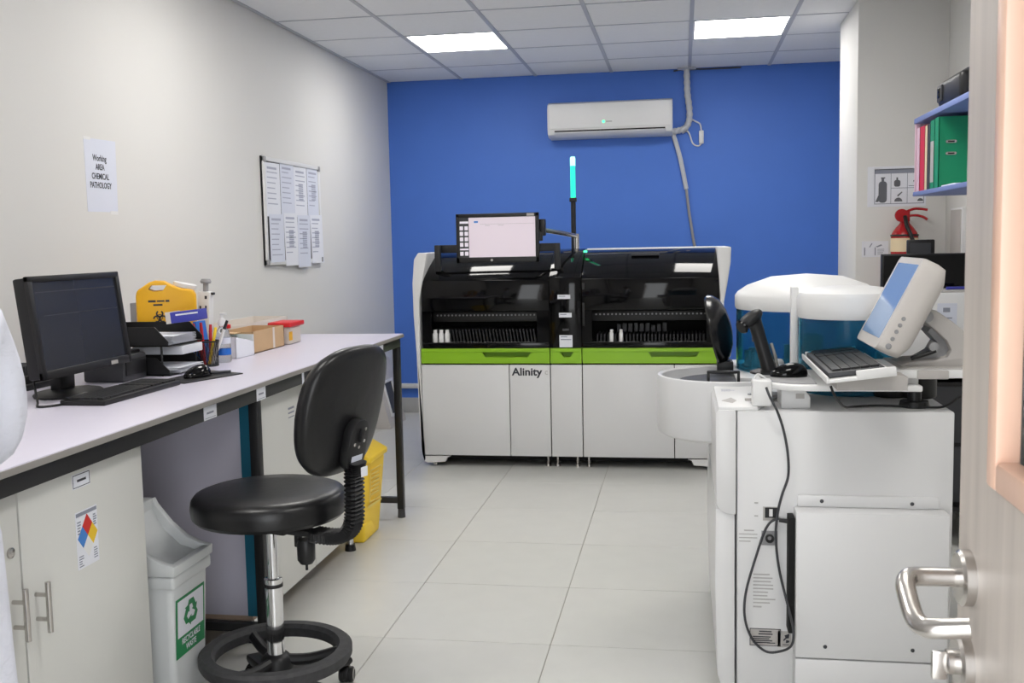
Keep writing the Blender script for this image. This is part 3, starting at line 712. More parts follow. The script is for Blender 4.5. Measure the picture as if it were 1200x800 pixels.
# pipette stand
t = thing('pipette_stand', 'tall white pipette stand with a grey plunger, right of the yellow sharps container', 'pipette stand', (-1.945, 3.99, BT))
rk = Matrix.Translation((-1.945, 3.99, BT)) @ Matrix.Rotation(math.radians(3), 4, 'Y')
def pb(*a, **k): b = B(*a, **k); b.transform(rk); return b
part('foot', pb(-0.035, 0.035, -0.05, 0.05, 0, 0.015, bev=0.004), M_white, t)
part('pipette_body', pb(-0.028, 0.024, -0.022, 0.022, 0.012, 0.275, bev=0.006), M_white, t)
pk = NB(); cyl(pk, (-0.002, 0, 0.272), (-0.002, 0, 0.312), 0.011, seg=14); lathe(pk, [(0, 0), (0.02, 0), (0.022, 0.008), (0.018, 0.018), (0, 0.02)], (-0.002, 0, 0.308), (-0.002, 0, 1), 18); pk.transform(rk)
part('plunger', pk, M_grey, t)
part('hook', pb(0.0, 0.036, -0.008, 0.008, 0.262, 0.272, bev=0.002), M_black, t)
frp = rk @ frame((0, -0.022, 0.2), (1, 0, 0), (0, 0, 1))
part('marking', flat([rect(-0.018, -0.011, -0.012, 0.016), rect(0.006, 0.013, -0.014, 0.018), rect(0.004, 0.014, 0.045, 0.058)], frp, 0.0004), M_ink, t)
# violet box on the tray, blue folder
t = thing('tip_box', 'violet-blue carton with a white band lying on the upper letter tray', 'carton', (-1.87, 3.62, 1.122))
rb = Matrix.Translation((-1.845, 3.60, 1.124)) @ Matrix.Rotation(math.radians(-6), 4, 'Y') @ Matrix.Rotation(math.radians(8), 4, 'Z')
b = B(-0.036, 0.082, -0.055, 0.055, 0, 0.040, bev=0.002); b.transform(rb); part('carton', b, M_purple, t)
b = B(-0.038, -0.020, -0.0555, 0.0555, -0.0005, 0.0425); b.transform(rb); part('end_flap', b, M_cardw, t)
b = B(0.0, 0.083, -0.0565, -0.054, 0.026, 0.032); b.transform(rb); part('band', b, M_paper, t)
one('blue_folder', prism(NB(), [(3.70, BT), (3.84, BT), (3.80, 1.115), (3.72, 1.115)], -1.862, -1.848, 'X', bev=0.002), M_bluep, 'bright blue plastic file leaning beside the letter tray behind the pens', 'file')
# pen cup
t = thing('pen_cup', 'black wire mesh pen cup on the bench', 'cup', (-1.802, 3.715, BT))
part('mesh_wall', lathe(NB(), [(0.0375, 0.002), (0.0415, 0.095)], (-1.802, 3.715, BT), (-1.802, 3.715, 5), 28), M_mesh, t)
rr = NB(); lathe(rr, [(0.0415, 0.0925), (0.0445, 0.0925), (0.0445, 0.0985), (0.0415, 0.0985), (0.0415, 0.0925)], (-1.802, 3.715, BT), (-1.802, 3.715, 5), 28); lathe(rr, [(0, 0), (0.039, 0), (0.039, 0.006), (0, 0.006)], (-1.802, 3.715, BT), (-1.802, 3.715, 5), 28)
for k in range(20):
    a = 2*PI*k/20
    for s in (-0.5, 0.5):
        cyl(rr, (-1.802+0.038*math.cos(a), 3.715+0.038*math.sin(a), BT+0.004), (-1.802+0.0418*math.cos(a+s), 3.715+0.0418*math.sin(a+s), BT+0.095), 0.0009, seg=5)
part('rim', rr, M_black, t)
pens = [(-0.022, -0.01, 0.155, -0.03, M_red, 'red marker pen standing in the mesh cup, leftmost'), (-0.008, -0.02, 0.16, -0.01, M_red, 'red marker pen in the mesh cup, second from the left'), (0.004, 0.012, 0.15, 0.0, M_red, 'shorter red pen at the middle of the mesh cup'),
        (0.012, -0.006, 0.14, 0.02, M_yel2, 'yellow pencil standing in the mesh cup'), (0.02, 0.012, 0.165, 0.05, M_white, 'white pen with dark cap tilting right out of the mesh cup')]
for dx, dy, h, lean, m, lb in pens:
    p0 = Vector((-1.802+dx*0.6, 3.715+dy, BT+0.008)); p1 = p0+Vector((lean+dx*0.6, 0.01, h))
    q = thing('marker_pen', lb, 'pen', tuple(p0), group='pens in the mesh cup')
    part('barrel', cyl(NB(), p0, p0.lerp(p1, 0.8), 0.006, seg=10), m, q)
    part('cap', cyl(NB(), p0.lerp(p1, 0.8), p1, 0.0068, 0.005, seg=10), M_black if m is M_white else m, q)
# spray bottle
t = thing('clear_bottle', 'clear plastic pump bottle with white cap and blue label on the bench', 'bottle', (-1.795, 3.835, BT))
c0 = (-1.795, 3.835, BT); c1 = (-1.795, 3.835, 9)
part('bottle', lathe(NB(), [(0, 0.0), (0.026, 0.0), (0.03, 0.006), (0.03, 0.10), (0.024, 0.125), (0.012, 0.14), (0.012, 0.15), (0, 0.15)], c0, c1, 24), M_glass, t)
part('label', lathe(NB(), [(0.0304, 0.03), (0.0304, 0.055)], c0, c1, 24), M_bluep, t)
part('label', lathe(NB(), [(0.0304, 0.075), (0.0304, 0.098)], c0, c1, 24), M_paperb, t)
pu = NB(); lathe(pu, [(0, 0.145), (0.016, 0.145), (0.017, 0.16), (0.01, 0.172), (0.006, 0.176), (0.006, 0.192), (0, 0.192)], c0, c1, 18); box(pu, -1.802, -1.775, 3.828, 3.842, BT+0.188, BT+0.198, bev=0.003)
part('pump_cap', pu, M_white, t)
# white open carton with dark items
def open_box(nm, lb, cat, x0, x1, y0, y1, z0, z1, m, th=0.004, cut=None, rz=0):
    t = thing(nm, lb, cat, ((x0+x1)/2, (y0+y1)/2, z0), rz=rz)
    R_ = rot_about((x0+x1)/2, (y0+y1)/2, 0, rz)
    b = NB(); box(b, x0, x1, y0, y1, z0, z0+th); box(b, x0, x0+th, y0, y1, z0, z1)
    if cut: prism(b, [(y0, z0), (y1, z0), (y1, z1-cut), (y0+(y1-y0)*0.55, z1-cut*0.5), (y0, z1)], x1-th, x1, 'X')
    else: box(b, x1-th, x1, y0, y1, z0, z1)
    box(b, x0, x1, y0, y0+th, z0, z1); box(b, x0, x1, y1-th, y1, z0, z1)
    b.transform(R_); part('carton', b, m, t); return t, R_
t, R_ = open_box('open_carton', 'low white open carton of dark packets beside the clear bottle', 'carton', -1.905, -1.785, 3.955, 4.10, BT, BT+0.088, M_paper, cut=0.03, rz=math.radians(-6))
one('dark_packet', B(-1.895, -1.82, 3.97, 4.03, BT+0.005, BT+0.085, bev=0.004), M_dgrey, 'dark packet standing in the low white open carton, near end', 'packet', group='packets in the white carton')
one('dark_packet', B(-1.888, -1.81, 4.045, 4.085, BT+0.005, BT+0.07, bev=0.004), M_grn, 'dark green packet standing in the low white open carton, far end', 'packet', group='packets in the white carton')
t, R_ = open_box('cardboard_box', 'small brown cardboard box with a strip of tape on the bench', 'box', -1.95, -1.795, 4.125, 4.47, BT, BT+0.095, M_card)
part('flap', B(-1.951, -1.85, 4.06, 4.126, BT+0.09, BT+0.094), M_card, t)
part('tape', B(-1.7955, -1.794, 4.34, 4.36, BT+0.004, BT+0.0955), M_cardw, t)
one('red_cap', lathe(NB(), [(0, 0), (0.02, 0), (0.02, 0.016), (0, 0.02)], (-1.985, 4.28, BT+0.098), (-1.985, 4.28, 9), 16), M_red, 'small red cap lying at the edge of the pale carton behind the cardboard box', 'cap')
t, R_ = open_box('pale_carton', 'long pale grey open carton at the back of the bench by the wall', 'carton', -2.17, -1.985, 4.18, 5.0, BT, BT+0.10, M_cardw)
bpy.data.objects['red_cap'].location = (0, 0, 0.0)
# jar with red lid
t = thing('plastic_jar', 'square clear plastic jar with a red lid beside the cardboard box', 'jar', (-1.83, 4.57, BT))
part('jar', B(-1.87, -1.785, 4.51, 4.66, BT, BT+0.082, bev=0.010, seg=3), M_cardw, t)
part('label', B(-1.786, -1.8025, 4.555, 4.62, BT+0.015, BT+0.07), M_paper, t)
part('sticker', flat([rect(-0.02, 0.02, -0.02, 0.02)], frame((-1.7845, 4.525, BT+0.04), (0, 1, 0), (0, 0, 1)), 0.0, 0.001), M_yel, t)
part('lid', B(-1.885, -1.772, 4.495, 4.675, BT+0.082, BT+0.104, bev=0.006), M_red, t)
# device by the wall behind the monitor's left edge
t = thing('network_router', 'small black box with ribbed top behind the left edge of the monitor', 'router', (-2.2, 3.1, BT))
part('body', B(-2.30, -2.12, 3.02, 3.20, BT, BT+0.045, bev=0.005), M_black, t)
rbn = NB()
for i in range(8): box(rbn, -2.28, -2.14, 3.04+i*0.02, 3.048+i*0.02, BT+0.045, BT+0.075)
part('vent_rib', rbn, M_dgrey, t)
part('front_lip', B(-2.118, -2.10, 3.03, 3.19, BT, BT+0.02, bev=0.003), M_black, t)

# ================================================================== FLOOR UNIT AT THE BACK LEFT
t = thing('leaning_panel_unit', 'pale grey floor unit with sloping front and a dark slot, by the back left corner', 'unit', (-2.27, 7.8, 0))
xb, xt = -2.185, -2.31
pr = [(XL+0.01, 0.0), (xb, 0.0), (xt, 0.50), (XL+0.01, 0.50)]
part('body', prism(NB(), pr, 7.50, 7.93, 'Y', bev=0.004), M_offw, t)
fr = frame((xb, 7.50, 0.0), (0, 1, 0), (xt-xb, 0, 0.5))
part('slot', flat([rect(0.10, 0.30, 0.10, 0.34)], fr, 0.0005, 0.001), M_dgrey, t)
fb = NB()
for q in ((0.08, 0.32, 0.08, 0.10), (0.08, 0.32, 0.34, 0.36), (0.08, 0.10, 0.10, 0.34), (0.30, 0.32, 0.10, 0.34)):
    b = B(q[0], q[1], q[2], q[3], 0, 0.014, bev=0.003); b.transform(fr); me = bpy.data.meshes.new('t'); b.to_mesh(me); b.free(); fb.from_mesh(me); bpy.data.meshes.remove(me)
part('slot_frame', fb, M_white, t)

# ================================================================== AIR CONDITIONER
t = thing('air_conditioner', 'white split air conditioner mounted high on the blue wall', 'air conditioner', (-0.55, YB, 2.3))
ax0, ax1, ay = -1.025, -0.068, 8.06
pr = [(YB, 2.455), (8.12, 2.462), (8.075, 2.445), (ay, 2.40), (ay, 2.26), (8.075, 2.215), (8.12, 2.195), (YB, 2.19)]
part('body', prism(NB(), pr, ax0, ax1, 'X', bev=0.008, seg=3), M_white, t)
part('front_panel', B(ax0+0.012, ax1-0.012, ay-0.008, ay+0.01, 2.255, 2.445, bev=0.006), M_white, t)
part('outlet', B(ax0+0.055, ax1-0.055, ay+0.004, ay+0.03, 2.226, 2.244), M_dark, t, label='dark air outlet slot')
lv = B(ax0+0.055, ax1-0.055, -0.03, 0.03, -0.003, 0.003, bev=0.002); lv.transform(Matrix.Translation((0, ay+0.018, 2.214)) @ Matrix.Rotation(math.radians(-32), 4, 'X')); part('louver', lv, M_white, t)
fr = frame((-0.56, ay-0.008, 2.30), (1, 0, 0), (0, 0, 1))
part('status_light', flat([arc(-0.03, 0, 0.010, 0, 2*PI, 12)[:-1]], fr, 0.0004, 0.002), M_led, t)
part('badge', flat([rect(-0.01, 0.035, -0.004, 0.004)], fr, 0.0004), M_inkl, t)
wp = NB()
tube(wp, [(0.040, 8.235, 2.70), (0.042, 8.235, 2.60), (0.046, 8.235, 2.50), (0.058, 8.235, 2.40), (0.058, 8.235, 2.31), (0.03, 8.235, 2.25), (-0.02, 8.235, 2.23), (-0.075, 8.235, 2.222)], lambda s: 0.024+0.0018*math.sin(s*90), seg=12, n=14)
one('insulated_pipe', wp, M_tape, 'tape-wrapped pipe curving from the ceiling down to the air conditioner', 'pipe')
one('drain_hose', tube(NB(), [(-0.066, 8.24, 2.20), (-0.045, 8.245, 2.14), (-0.012, 8.248, 2.02), (0.012, 8.248, 1.90), (0.034, 8.248, 1.78)], 0.018, seg=10), M_tape, 'short white hose running down from the air conditioner on the blue wall', 'hose')
one('drain_pipe', tube(NB(), [(0.034, 8.25, 1.785), (0.055, 8.253, 1.60), (0.085, 8.255, 1.40), (0.115, 8.255, 1.15), (0.12, 8.255, 0.26)], 0.011, seg=8), M_grey, 'thin grey drain pipe hanging below the white hose on the blue wall', 'pipe')
one('wall_switch', B(0.132, 0.168, 8.24, YB, 2.125, 2.225, bev=0.005), M_white, 'small white switch box on the blue wall right of the air conditioner', 'switch')
one('switch_cable', tube(NB(), [(0.15, 8.258, 2.22), (0.14, 8.258, 2.275), (0.10, 8.258, 2.30), (0.075, 8.258, 2.315)], 0.006, seg=8), M_white, 'white cable from the pipe to the top of the small switch box', 'cable')
one('switch_cable', tube(NB(), [(0.15, 8.258, 2.128), (0.125, 8.258, 2.108), (0.085, 8.258, 2.13), (0.06, 8.258, 2.20), (0.04, 8.258, 2.225), (0.005, 8.258, 2.21)], 0.006, seg=8), M_white, 'white cable looping below the small switch box to the pipe', 'cable')
one('ceiling_cable', tube(NB(), [(-0.06, 8.25, 2.685), (0.0, 8.25, 2.692), (0.05, 8.24, 2.694), (0.2, 8.25, 2.689), (0.45, 8.255, 2.69)], 0.006, seg=8), M_dgrey, 'dark cable running along the top of the blue wall by the pipe', 'cable')
one('pipe_collar', prism(NB(), [(x+0.04, y) for x, y in rrect(-0.07, 0.07, 8.18, 8.268, 0.012)], ZC-0.012, ZC-0.002, 'Z'), M_grid, 'pale collar where the wrapped pipe meets the ceiling', 'collar')

# ================================================================== BLACK AND WHITE ANALYSER (back of the room)
AY = 6.25
A = thing('chemistry_analyser', 'wide white chemistry analyser with glossy black covers and lime green drawers by the blue wall', 'analyser', (-0.68, 6.7, 0))
def panel(inner, outer, y0, y1):
    return prism(NB(), inner+outer[::-1], y0, y1, 'Y', bev=0.006)
inL = [(-1.557, 1.338), (-1.582, 1.20), (-1.612, 1.05), (-1.616, 0.75), (-1.616, 0.09), (-1.60, 0.035)]
ouL = [(-1.612, 1.340), (-1.640, 1.300), (-1.654, 1.15), (-1.652, 0.95), (-1.640, 0.70), (-1.634, 0.30), (-1.626, 0.12), (-1.602, 0.03)]
part('side_panel', panel(inL, ouL, AY-0.012, 7.12), M_white, A)
inR = [(0.205, 1.342), (0.212, 1.20), (0.222, 1.05), (0.224, 0.75), (0.224, 0.09), (0.205, 0.035)]
ouR = [(0.285, 1.342), (0.282, 1.25), (0.262, 1.12), (0.244, 1.02), (0.246, 0.75), (0.242, 0.30), (0.236, 0.12), (0.208, 0.03)]
part('side_panel', panel(inR, ouR, AY-0.012, 7.12), M_white, A)
core = NB(); box(core, -1.612, 0.22, AY+0.065, 7.10, 0.07, 0.742); box(core, -1.60, 0.212, 6.62, 7.10, 0.742, 1.325)
part('core', core, M_dark, A)
part('rear_top', B(-1.60, 0.21, 6.70, 7.11, 1.322, 1.342, bev=0.004), M_white, A)
# glossy covers
def cover(x0, x1):
    pr = [(AY-0.002, 0.975), (AY-0.006, 1.07), (AY, 1.165), (AY+0.02, 1.188), (AY+0.11, 1.25), (AY+0.21, 1.302), (AY+0.33, 1.334), (AY+0.47, 1.336), (AY+0.47, 1.318), (AY+0.33, 1.314), (AY+0.21, 1.280), (AY+0.11, 1.228), (AY+0.025, 1.165), (AY+0.018, 1.07), (AY+0.018, 0.975)]
    return prism(NB(), pr, x0, x1, 'X', bev=0.002)
cL = part('cover', cover(-1.600, -0.802), M_gloss, A); cR = part('cover', cover(-0.602, 0.216), M_gloss, A)
part('cover_grip', B(-0.31, -0.14, AY+0.185, AY+0.215, 1.296, 1.309, bev=0.003), M_dgrey, cR)
cc = prism(NB(), [(AY-0.010, 0.748), (AY-0.014, 1.05), (AY-0.008, 1.18), (AY+0.10, 1.262), (AY+0.21, 1.318), (AY+0.33, 1.345), (AY+0.47, 1.346), (AY+0.47, 0.748)], -0.799, -0.605, 'X', bev=0.004)
col_ = part('centre_column', cc, M_gloss, A)
fr = frame((-0.70, AY-0.0125, 0), (1, 0, 0), (0, 0, 1))
for (u0, u1, v0, v1) in ((-0.048, 0.030, 1.046, 1.072), (-0.041, 0.037, 0.934, 0.962), (-0.04, 0.040, 0.752, 0.826)):
    lb = part('label', flat([rect(u0, u1, v0, v1)], fr, 0.0015, 0.001), M_paper, col_)
    part('print', flat([rect(u0+0.008, u0+(u1-u0)*0.6, v1-0.012, v1-0.007)]+([rect(u0+0.008, u1-0.008, v1-0.03, v1-0.024)] if v1-v0 > 0.05 else []), fr, 0.003), M_inkg, lb)
part('display', flat([rect(-0.02, 0.02, 0.852, 0.866)], fr, 0.0015), M_dgrey, col_)
part('cover_hinge', B(-0.60, -0.585, AY-0.004, AY+0.004, 0.88, 1.14, bev=0.002), M_black, A)
led = NB(); box(led, -0.606, -0.585, AY+0.205, AY+0.215, 1.322, 1.334); part('status_light', led, M_led, A)
# handle rail on the left cover
hr = NB()
for x in (-1.505, -0.755): box(hr, x-0.018, x+0.018, AY+0.05, AY+0.085, 1.22, 1.385, bev=0.004)
box(hr, -1.505, -0.755, AY+0.08, AY+0.10, 1.335, 1.385, bev=0.004)
part('cover_rail', hr, M_blackm, cL)
# open bays with sample racks
def bay(x0, x1, seed):
    b = NB(); box(b, x0, x1, 6.58, 6.60, 0.745, 0.99); box(b, x0, x1, AY+0.005, 6.6, 0.745, 0.770); box(b, x0, x0+0.01, AY+0.005, 6.6, 0.745, 0.99); box(b, x1-0.01, x1, AY+0.005, 6.6, 0.745, 0.99)
    return b
for (x0, x1) in ((-1.60, -0.802), (-0.602, 0.216)):
    q = part('bay', bay(x0, x1, 1), M_dark, A)
    lipm = NB(); box(lipm, x0, x1, AY-0.004, AY+0.012, 0.748, 0.782, bev=0.003); box(lipm, x0, x0+0.06, AY-0.003, AY+0.012, 0.782, 0.975); box(lipm, x1-0.075, x1, AY-0.003, AY+0.012, 0.782, 0.975)
    part('bay_frame', lipm, M_gloss, q)
    rl = NB(); box(rl, x0+0.05, x1-0.05, 6.33, 6.36, 0.905, 0.965, bev=0.003)
    part('rack_rail', rl, M_blackm, q)
    hol = NB(); n = 28
    for i in range(n): lathe(hol, [(0, 0), (0.006, 0), (0.006, 0.002), (0, 0.002)], (x0+0.08+i*(x1-x0-0.16)/(n-1), 6.33, 0.945), (x0+0.08+i*(x1-x0-0.16)/(n-1), 0, 0.945), 8)
    part('rail_hole', hol, M_grey, q, stuff=True)
    fin = NB(); n = 30
    for i in range(n):
        xx = x0+0.09+i*(x1-x0-0.18)/(n-1)
        h = (0.09 if x0 < -1 else 0.055)
        f_ = B(-0.0055, 0.0055, 6.285, 6.50, 0, h, bev=0.002, seg=1); f_.transform(Matrix.Translation((xx, 0, 0.772)) @ Matrix.Rotation(math.radians(-9 if x0 < -1 else 0), 4, 'Y')); me = bpy.data.meshes.new('t'); f_.to_mesh(me); f_.free(); fin.from_mesh(me); bpy.data.meshes.remove(me)
    part('sample_rack', fin, M_blackm, q, stuff=True)
    part('bay_ledge', B(x0+0.055, x1-0.07, AY+0.01, 6.285, 0.770, 0.782, bev=0.002), M_grey, q)
    if x0 > -1:
        tb = NB(); r = random.Random(5)
        for i in range(9): box(tb, -0.40+i*0.035, -0.375+i*0.035, 6.40, 6.43, 0.83, 0.87+0.015*r.random(), bev=0.002)
        part('cuvette', tb, M_dgrey, q, stuff=True)
for i, (x, s) in enumerate(((-1.523, 'leftmost'), (-1.484, 'middle'), (-1.446, 'rightmost'))):
    q = thing('reagent_bottle', 'small white reagent bottle in the left rack bay of the black analyser, %s of three' % s, 'bottle', (x, 6.268, 0.782), group='white bottles in the rack bays')
    part('bottle', lathe(NB(), [(0, 0), (0.015, 0), (0.016, 0.004), (0.016, 0.052), (0.012, 0.06), (0, 0.06)], (x, 6.268, 0.782), (x, 6.268, 9), 14), M_white, q)
    part('cap', lathe(NB(), [(0, 0.06), (0.012, 0.06), (0.012, 0.078), (0, 0.078)], (x, 6.268, 0.782), (x, 6.268, 9), 14), M_white, q)
for x, s in ((-0.425, 'left'), (-0.367, 'right')):
    q = thing('reagent_bottle', 'slim white tube bottle in the right rack bay of the black analyser, %s of two' % s, 'bottle', (x, 6.268, 0.782), group='white bottles in the rack bays')
    part('bottle', lathe(NB(), [(0, 0), (0.012, 0), (0.0125, 0.003), (0.0125, 0.055), (0.009, 0.06), (0, 0.06)], (x, 6.268, 0.782), (x, 6.268, 9), 12), M_white, q)
    part('cap', lathe(NB(), [(0, 0.06), (0.010, 0.06), (0.010, 0.074), (0, 0.074)], (x, 6.268, 0.782), (x, 6.268, 9), 12), M_white, q)
# green drawers with recessed grips
def drawer(x0, x1, n0, n1):
    b = NB(); zt = 0.722
    prism(b, [(x0, 0.652), (x1, 0.652), (x1, zt), (n1, zt), (n1-0.022, zt-0.032), (n0+0.022, zt-0.032), (n0, zt), (x0, zt)], AY-0.006, AY+0.014, 'Y')
    box(b, x0, x1, AY-0.010, AY+0.014, zt, 0.745, bev=0.002)
    box(b, x0, x1, AY+0.050, AY+0.060, 0.652, 0.745); box(b, x0, x1, AY+0.014, AY+0.050, 0.652, 0.664)
    return part('drawer', b, M_green, A, smooth=0)
drawer(-1.611, -0.803, -1.225, -0.915); drawer(-0.797, -0.607, -0.74, -0.655); drawer(-0.601, 0.216, -0.205, 0.10)
for x0, x1 in ((-1.611, -1.058), (-1.053, -0.803), (-0.797, -0.607), (-0.601, -0.052), (-0.047, 0.220)):
    dr = part('door', B(x0, x1, AY-0.006, AY+0.026, 0.073, 0.642, bev=0.002), M_whitem, A)
    if x0 == -1.053:
        fr = frame((-0.945, AY-0.006, 0.598), (1, 0, 0), (0, 0, 1))
        part('lettering', text_bm('Alinity', 0.066, fr, squeeze=1.08, lift=0.0008, bold=0.0018), M_ink, dr)
        part('lettering', text_bm('c', 0.05, frame((-0.825, AY-0.006, 0.598), (1, 0, 0), (0, 0, 1)), lift=0.0008), M_inkl, dr)
sk = NB()
prism(sk, [(-1.611, 0.066), (-1.44, 0.066), (-1.462, 0.058), (-1.475, 0.03), (-1.59, 0.022), (-1.60, 0.03)], AY-0.006, AY+0.05, 'Y')
part('skirt_corner', sk, M_white, A)
part('skirt_corner', prism(NB(), [(0.220, 0.066), (0.03, 0.066), (0.052, 0.058), (0.066, 0.03), (0.20, 0.022), (0.21, 0.03)], AY-0.006, AY+0.05, 'Y'), M_white, A)
for x in (-1.55, -0.83, -0.77, -0.645, -0.575, 0.17):
    for y in (6.31, 7.0):
        ft = NB(); cyl(ft, (x, y, 0.012), (x, y, 0.072), 0.007, seg=10); cyl(ft, (x, y, 0), (x, y, 0.013), 0.017, 0.014, 12)
        part('foot', ft, M_steel, A)
part('under_tray', B(-1.60, 0.20, 6.34, 7.08, 0.03, 0.07), M_dark, A)
# signal pole
sp = NB(); cyl(sp, (-0.692, 6.70, 1.34), (-0.692, 6.70, 1.66), 0.016, seg=14); box(sp, -0.715, -0.669, 6.68, 6.72, 1.645, 1.672, bev=0.004)
pole = part('signal_pole', sp, M_black, A)
part('signal_lamp', cyl(NB(), (-0.692, 6.70, 1.672), (-0.692, 6.70, 1.875), 0.0155, seg=18), M_beacon, pole, label='glowing green lamp tube')
part('lamp_tip', lathe(NB(), [(0, 0), (0.0165, 0), (0.0165, 0.05), (0.012, 0.058), (0, 0.06)], (-0.692, 6.70, 1.875), (-0.692, 6.70, 9), 18), M_beacon2, pole)
# touch monitor on an arm
t = thing('touch_monitor', 'black-framed touch monitor with pale screen and icon column on an arm above the black covers', 'monitor', (-1.09, 6.2, 1.42))
mx0, mx1, mz0, mz1, my = -1.352, -0.845, 1.274, 1.570, 6.17
part('casing', B(mx0+0.01, mx1-0.01, my+0.008, my+0.045, mz0+0.01, mz1-0.01, bev=0.008), M_black, t)
bz = NB()
for q in ((mx0, mx0+0.020, mz0, mz1), (mx1-0.022, mx1, mz0, mz1), (mx0, mx1, mz1-0.023, mz1), (mx0, mx1, mz0, mz0+0.034)): box(bz, q[0], q[1], my-0.006, my+0.012, q[2], q[3], bev=0.003)
part('bezel', bz, M_black, t)
scn = part('screen', B(mx0+0.078, mx1-0.021, my-0.001, my+0.006, mz0+0.033, mz1-0.022), M_scrw, t)
side = part('menu_column', B(mx0+0.019, mx0+0.078, my-0.001, my+0.006, mz0+0.033, mz1-0.022), M_dgrey, t)
fr = frame((mx0+0.019, my-0.001, mz0+0.033), (1, 0, 0), (0, 0, 1))
for i, v in enumerate((0.012, 0.066, 0.099, 0.132, 0.165)):
    for u in (0.003, 0.033): part('icon', flat([rrect(u, u+0.021, v, v+0.024, 0.003, 2)], fr, 0.0006, 0.0008), M_icon, side)
part('icon_bar', flat([rect(0.002, 0.056, 0.045, 0.055), rect(0.004, 0.057, 0.205, 0.218)], fr, 0.0006, 0.0008), M_icon, side)
frs = frame((mx0+0.078, my-0.001, mz0+0.033), (1, 0, 0), (0, 0, 1))
part('screen_text', flat([rect(0.033, 0.058, 0.208, 0.219)], frs, 0.0005), M_hblue, scn)
part('screen_text', flat([rect(0.07, 0.40, 0.199, 0.2005), rect(0.10, 0.13, 0.190, 0.1925), rect(0.18, 0.215, 0.190, 0.1925)], frs, 0.0005), M_inkl, scn)
part('badge', flat([arc(-1.135, mz0+0.016, 0.008, 0, 2*PI, 12)[:-1]], frame((0, my-0.006, 0), (1, 0, 0), (0, 0, 1)), 0.0004), M_lgrey, t)
part('sticker', flat([rect(-0.918, -0.873, mz1-0.019, mz1-0.004)], frame((0, my-0.006, 0), (1, 0, 0), (0, 0, 1)), 0.0004), M_lgrey, t)
arm = NB(); box(arm, -0.855, -0.815, my+0.045, my+0.10, 1.43, 1.53, bev=0.006); box(arm, -1.15, -0.83, my+0.040, my+0.06, 1.40, 1.46, bev=0.004)
part('arm_joint', arm, M_black, t)
ar2 = NB(); tube(ar2, [(-0.835, 6.26, 1.465), (-0.74, 6.45, 1.445), (-0.665, 6.62, 1.425)], 0.014, seg=10); cyl(ar2, (-0.665, 6.62, 1.346), (-0.665, 6.62, 1.44), 0.017, seg=14)
part('arm', ar2, M_steel, t, label='silver swing arm')

# ================================================================== WHITE ANALYSER AT THE RIGHT
R0 = thing('carousel_analyser', 'large white analyser at the right with a round sample drum and teal-shielded covers', 'analyser', (0.45, 3.6, 0))
ry0, ry1, rx0, rx1, rz1 = 3.12, 4.10, 0.160, 0.776, 0.882
part('body', B(rx0, rx1, ry0, 4.28, 0.02, rz1, bev=0.006), M_whitem, R0)
part('rear_deck', B(0.19, rx1, 3.72, 4.28, rz1, 0.902, bev=0.004), M_whitem, R0)
fu = prism(NB(), [(0.098, 0.60), (0.110, 0.578), (0.135, 0.567), (0.157, 0.565), (0.157, rz1+0.002), (0.106, rz1+0.002), (0.096, rz1-0.01)], ry0-0.004, ry1, 'Y', bev=0.004)
part('upper_fascia', fu, M_whitem, R0)
fl = prism(NB(), [(0.102, 0.06), (0.112, 0.03), (0.13, 0.02), (0.154, 0.02), (0.154, 0.58), (0.097, 0.58), (0.094, 0.35)], ry0+0.006, ry1, 'Y', bev=0.004)
part('lower_fascia', fl, M_whitem, R0)
for x in (0.2, 0.72):
    for y in (3.2, 4.0): part('foot', cyl(NB(), (x, y, 0), (x, y, 0.022), 0.025, seg=14), M_dgrey, R0)
# sample drum
dc = (0.157, 3.80); dr_ = 0.25
dm_ = lathe(NB(), [(0, 0.69), (0.225, 0.69), (0.243, 0.70), (0.250, 0.72), (0.250, 0.897), (0.247, 0.906), (0.238, 0.908), (0.232, 0.902), (0.232, 0.86), (0, 0.86)], (dc[0], dc[1], 0), (dc[0], dc[1], 1), 64)
drum = part('sample_drum', dm_, M_whitem, R0)
part('carousel', lathe(NB(), [(0, 0.86), (0.20, 0.86), (0.20, 0.878), (0.19, 0.884), (0, 0.886)], (dc[0]+0.02, dc[1]-0.01, 0), (dc[0]+0.02, dc[1]-0.01, 1), 48), M_dgrey, drum, label='dark carousel plate inside the drum')
hc = NB(); box(hc, 0.085, 0.095, 3.70, 3.72, 0.880, 0.925, bev=0.002); box(hc, 0.19, 0.20, 3.70, 3.72, 0.880, 0.925, bev=0.002); box(hc, 0.085, 0.20, 3.70, 3.72, 0.918, 0.928, bev=0.003)
part('carousel_handle', hc, M_black, drum)
box_lip = prism(NB(), [(0.104, 3.124), (0.22, 3.124), (0.36, 3.56), (0.20, 3.62), (0.104, 3.62)], rz1-0.001, rz1+0.012, 'Z', bev=0.004)
part('front_deck', box_lip, M_white, R0)
part('deck_recess', flat([[(0.118, 3.235), (0.15, 3.30), (0.165, 3.24), (0.15, 3.19)]], frame((0, 0, rz1+0.012), (1, 0, 0), (0, 1, 0)), 0.0003), M_lgrey, R0)
part('deck_plate', B(0.19, 0.235, 3.235, 3.26, rz1+0.012, rz1+0.018, bev=0.001), M_lgrey, R0)
part('deck_pad', prism(NB(), [(0.205, 3.36), (0.27, 3.31), (0.36, 3.31), (0.36, 3.38), (0.26, 3.42)], rz1+0.011, rz1+0.016, 'Z'), M_grey, R0)
part('deck_print', flat(lines(0.125, 0.17, 3.48, 3, 0.018, 0.005, 8), frame((0, 0, rz1+0.012), (1, 0, 0), (0, 1, 0)), 0.0004), M_inkp, R0, stuff=True)
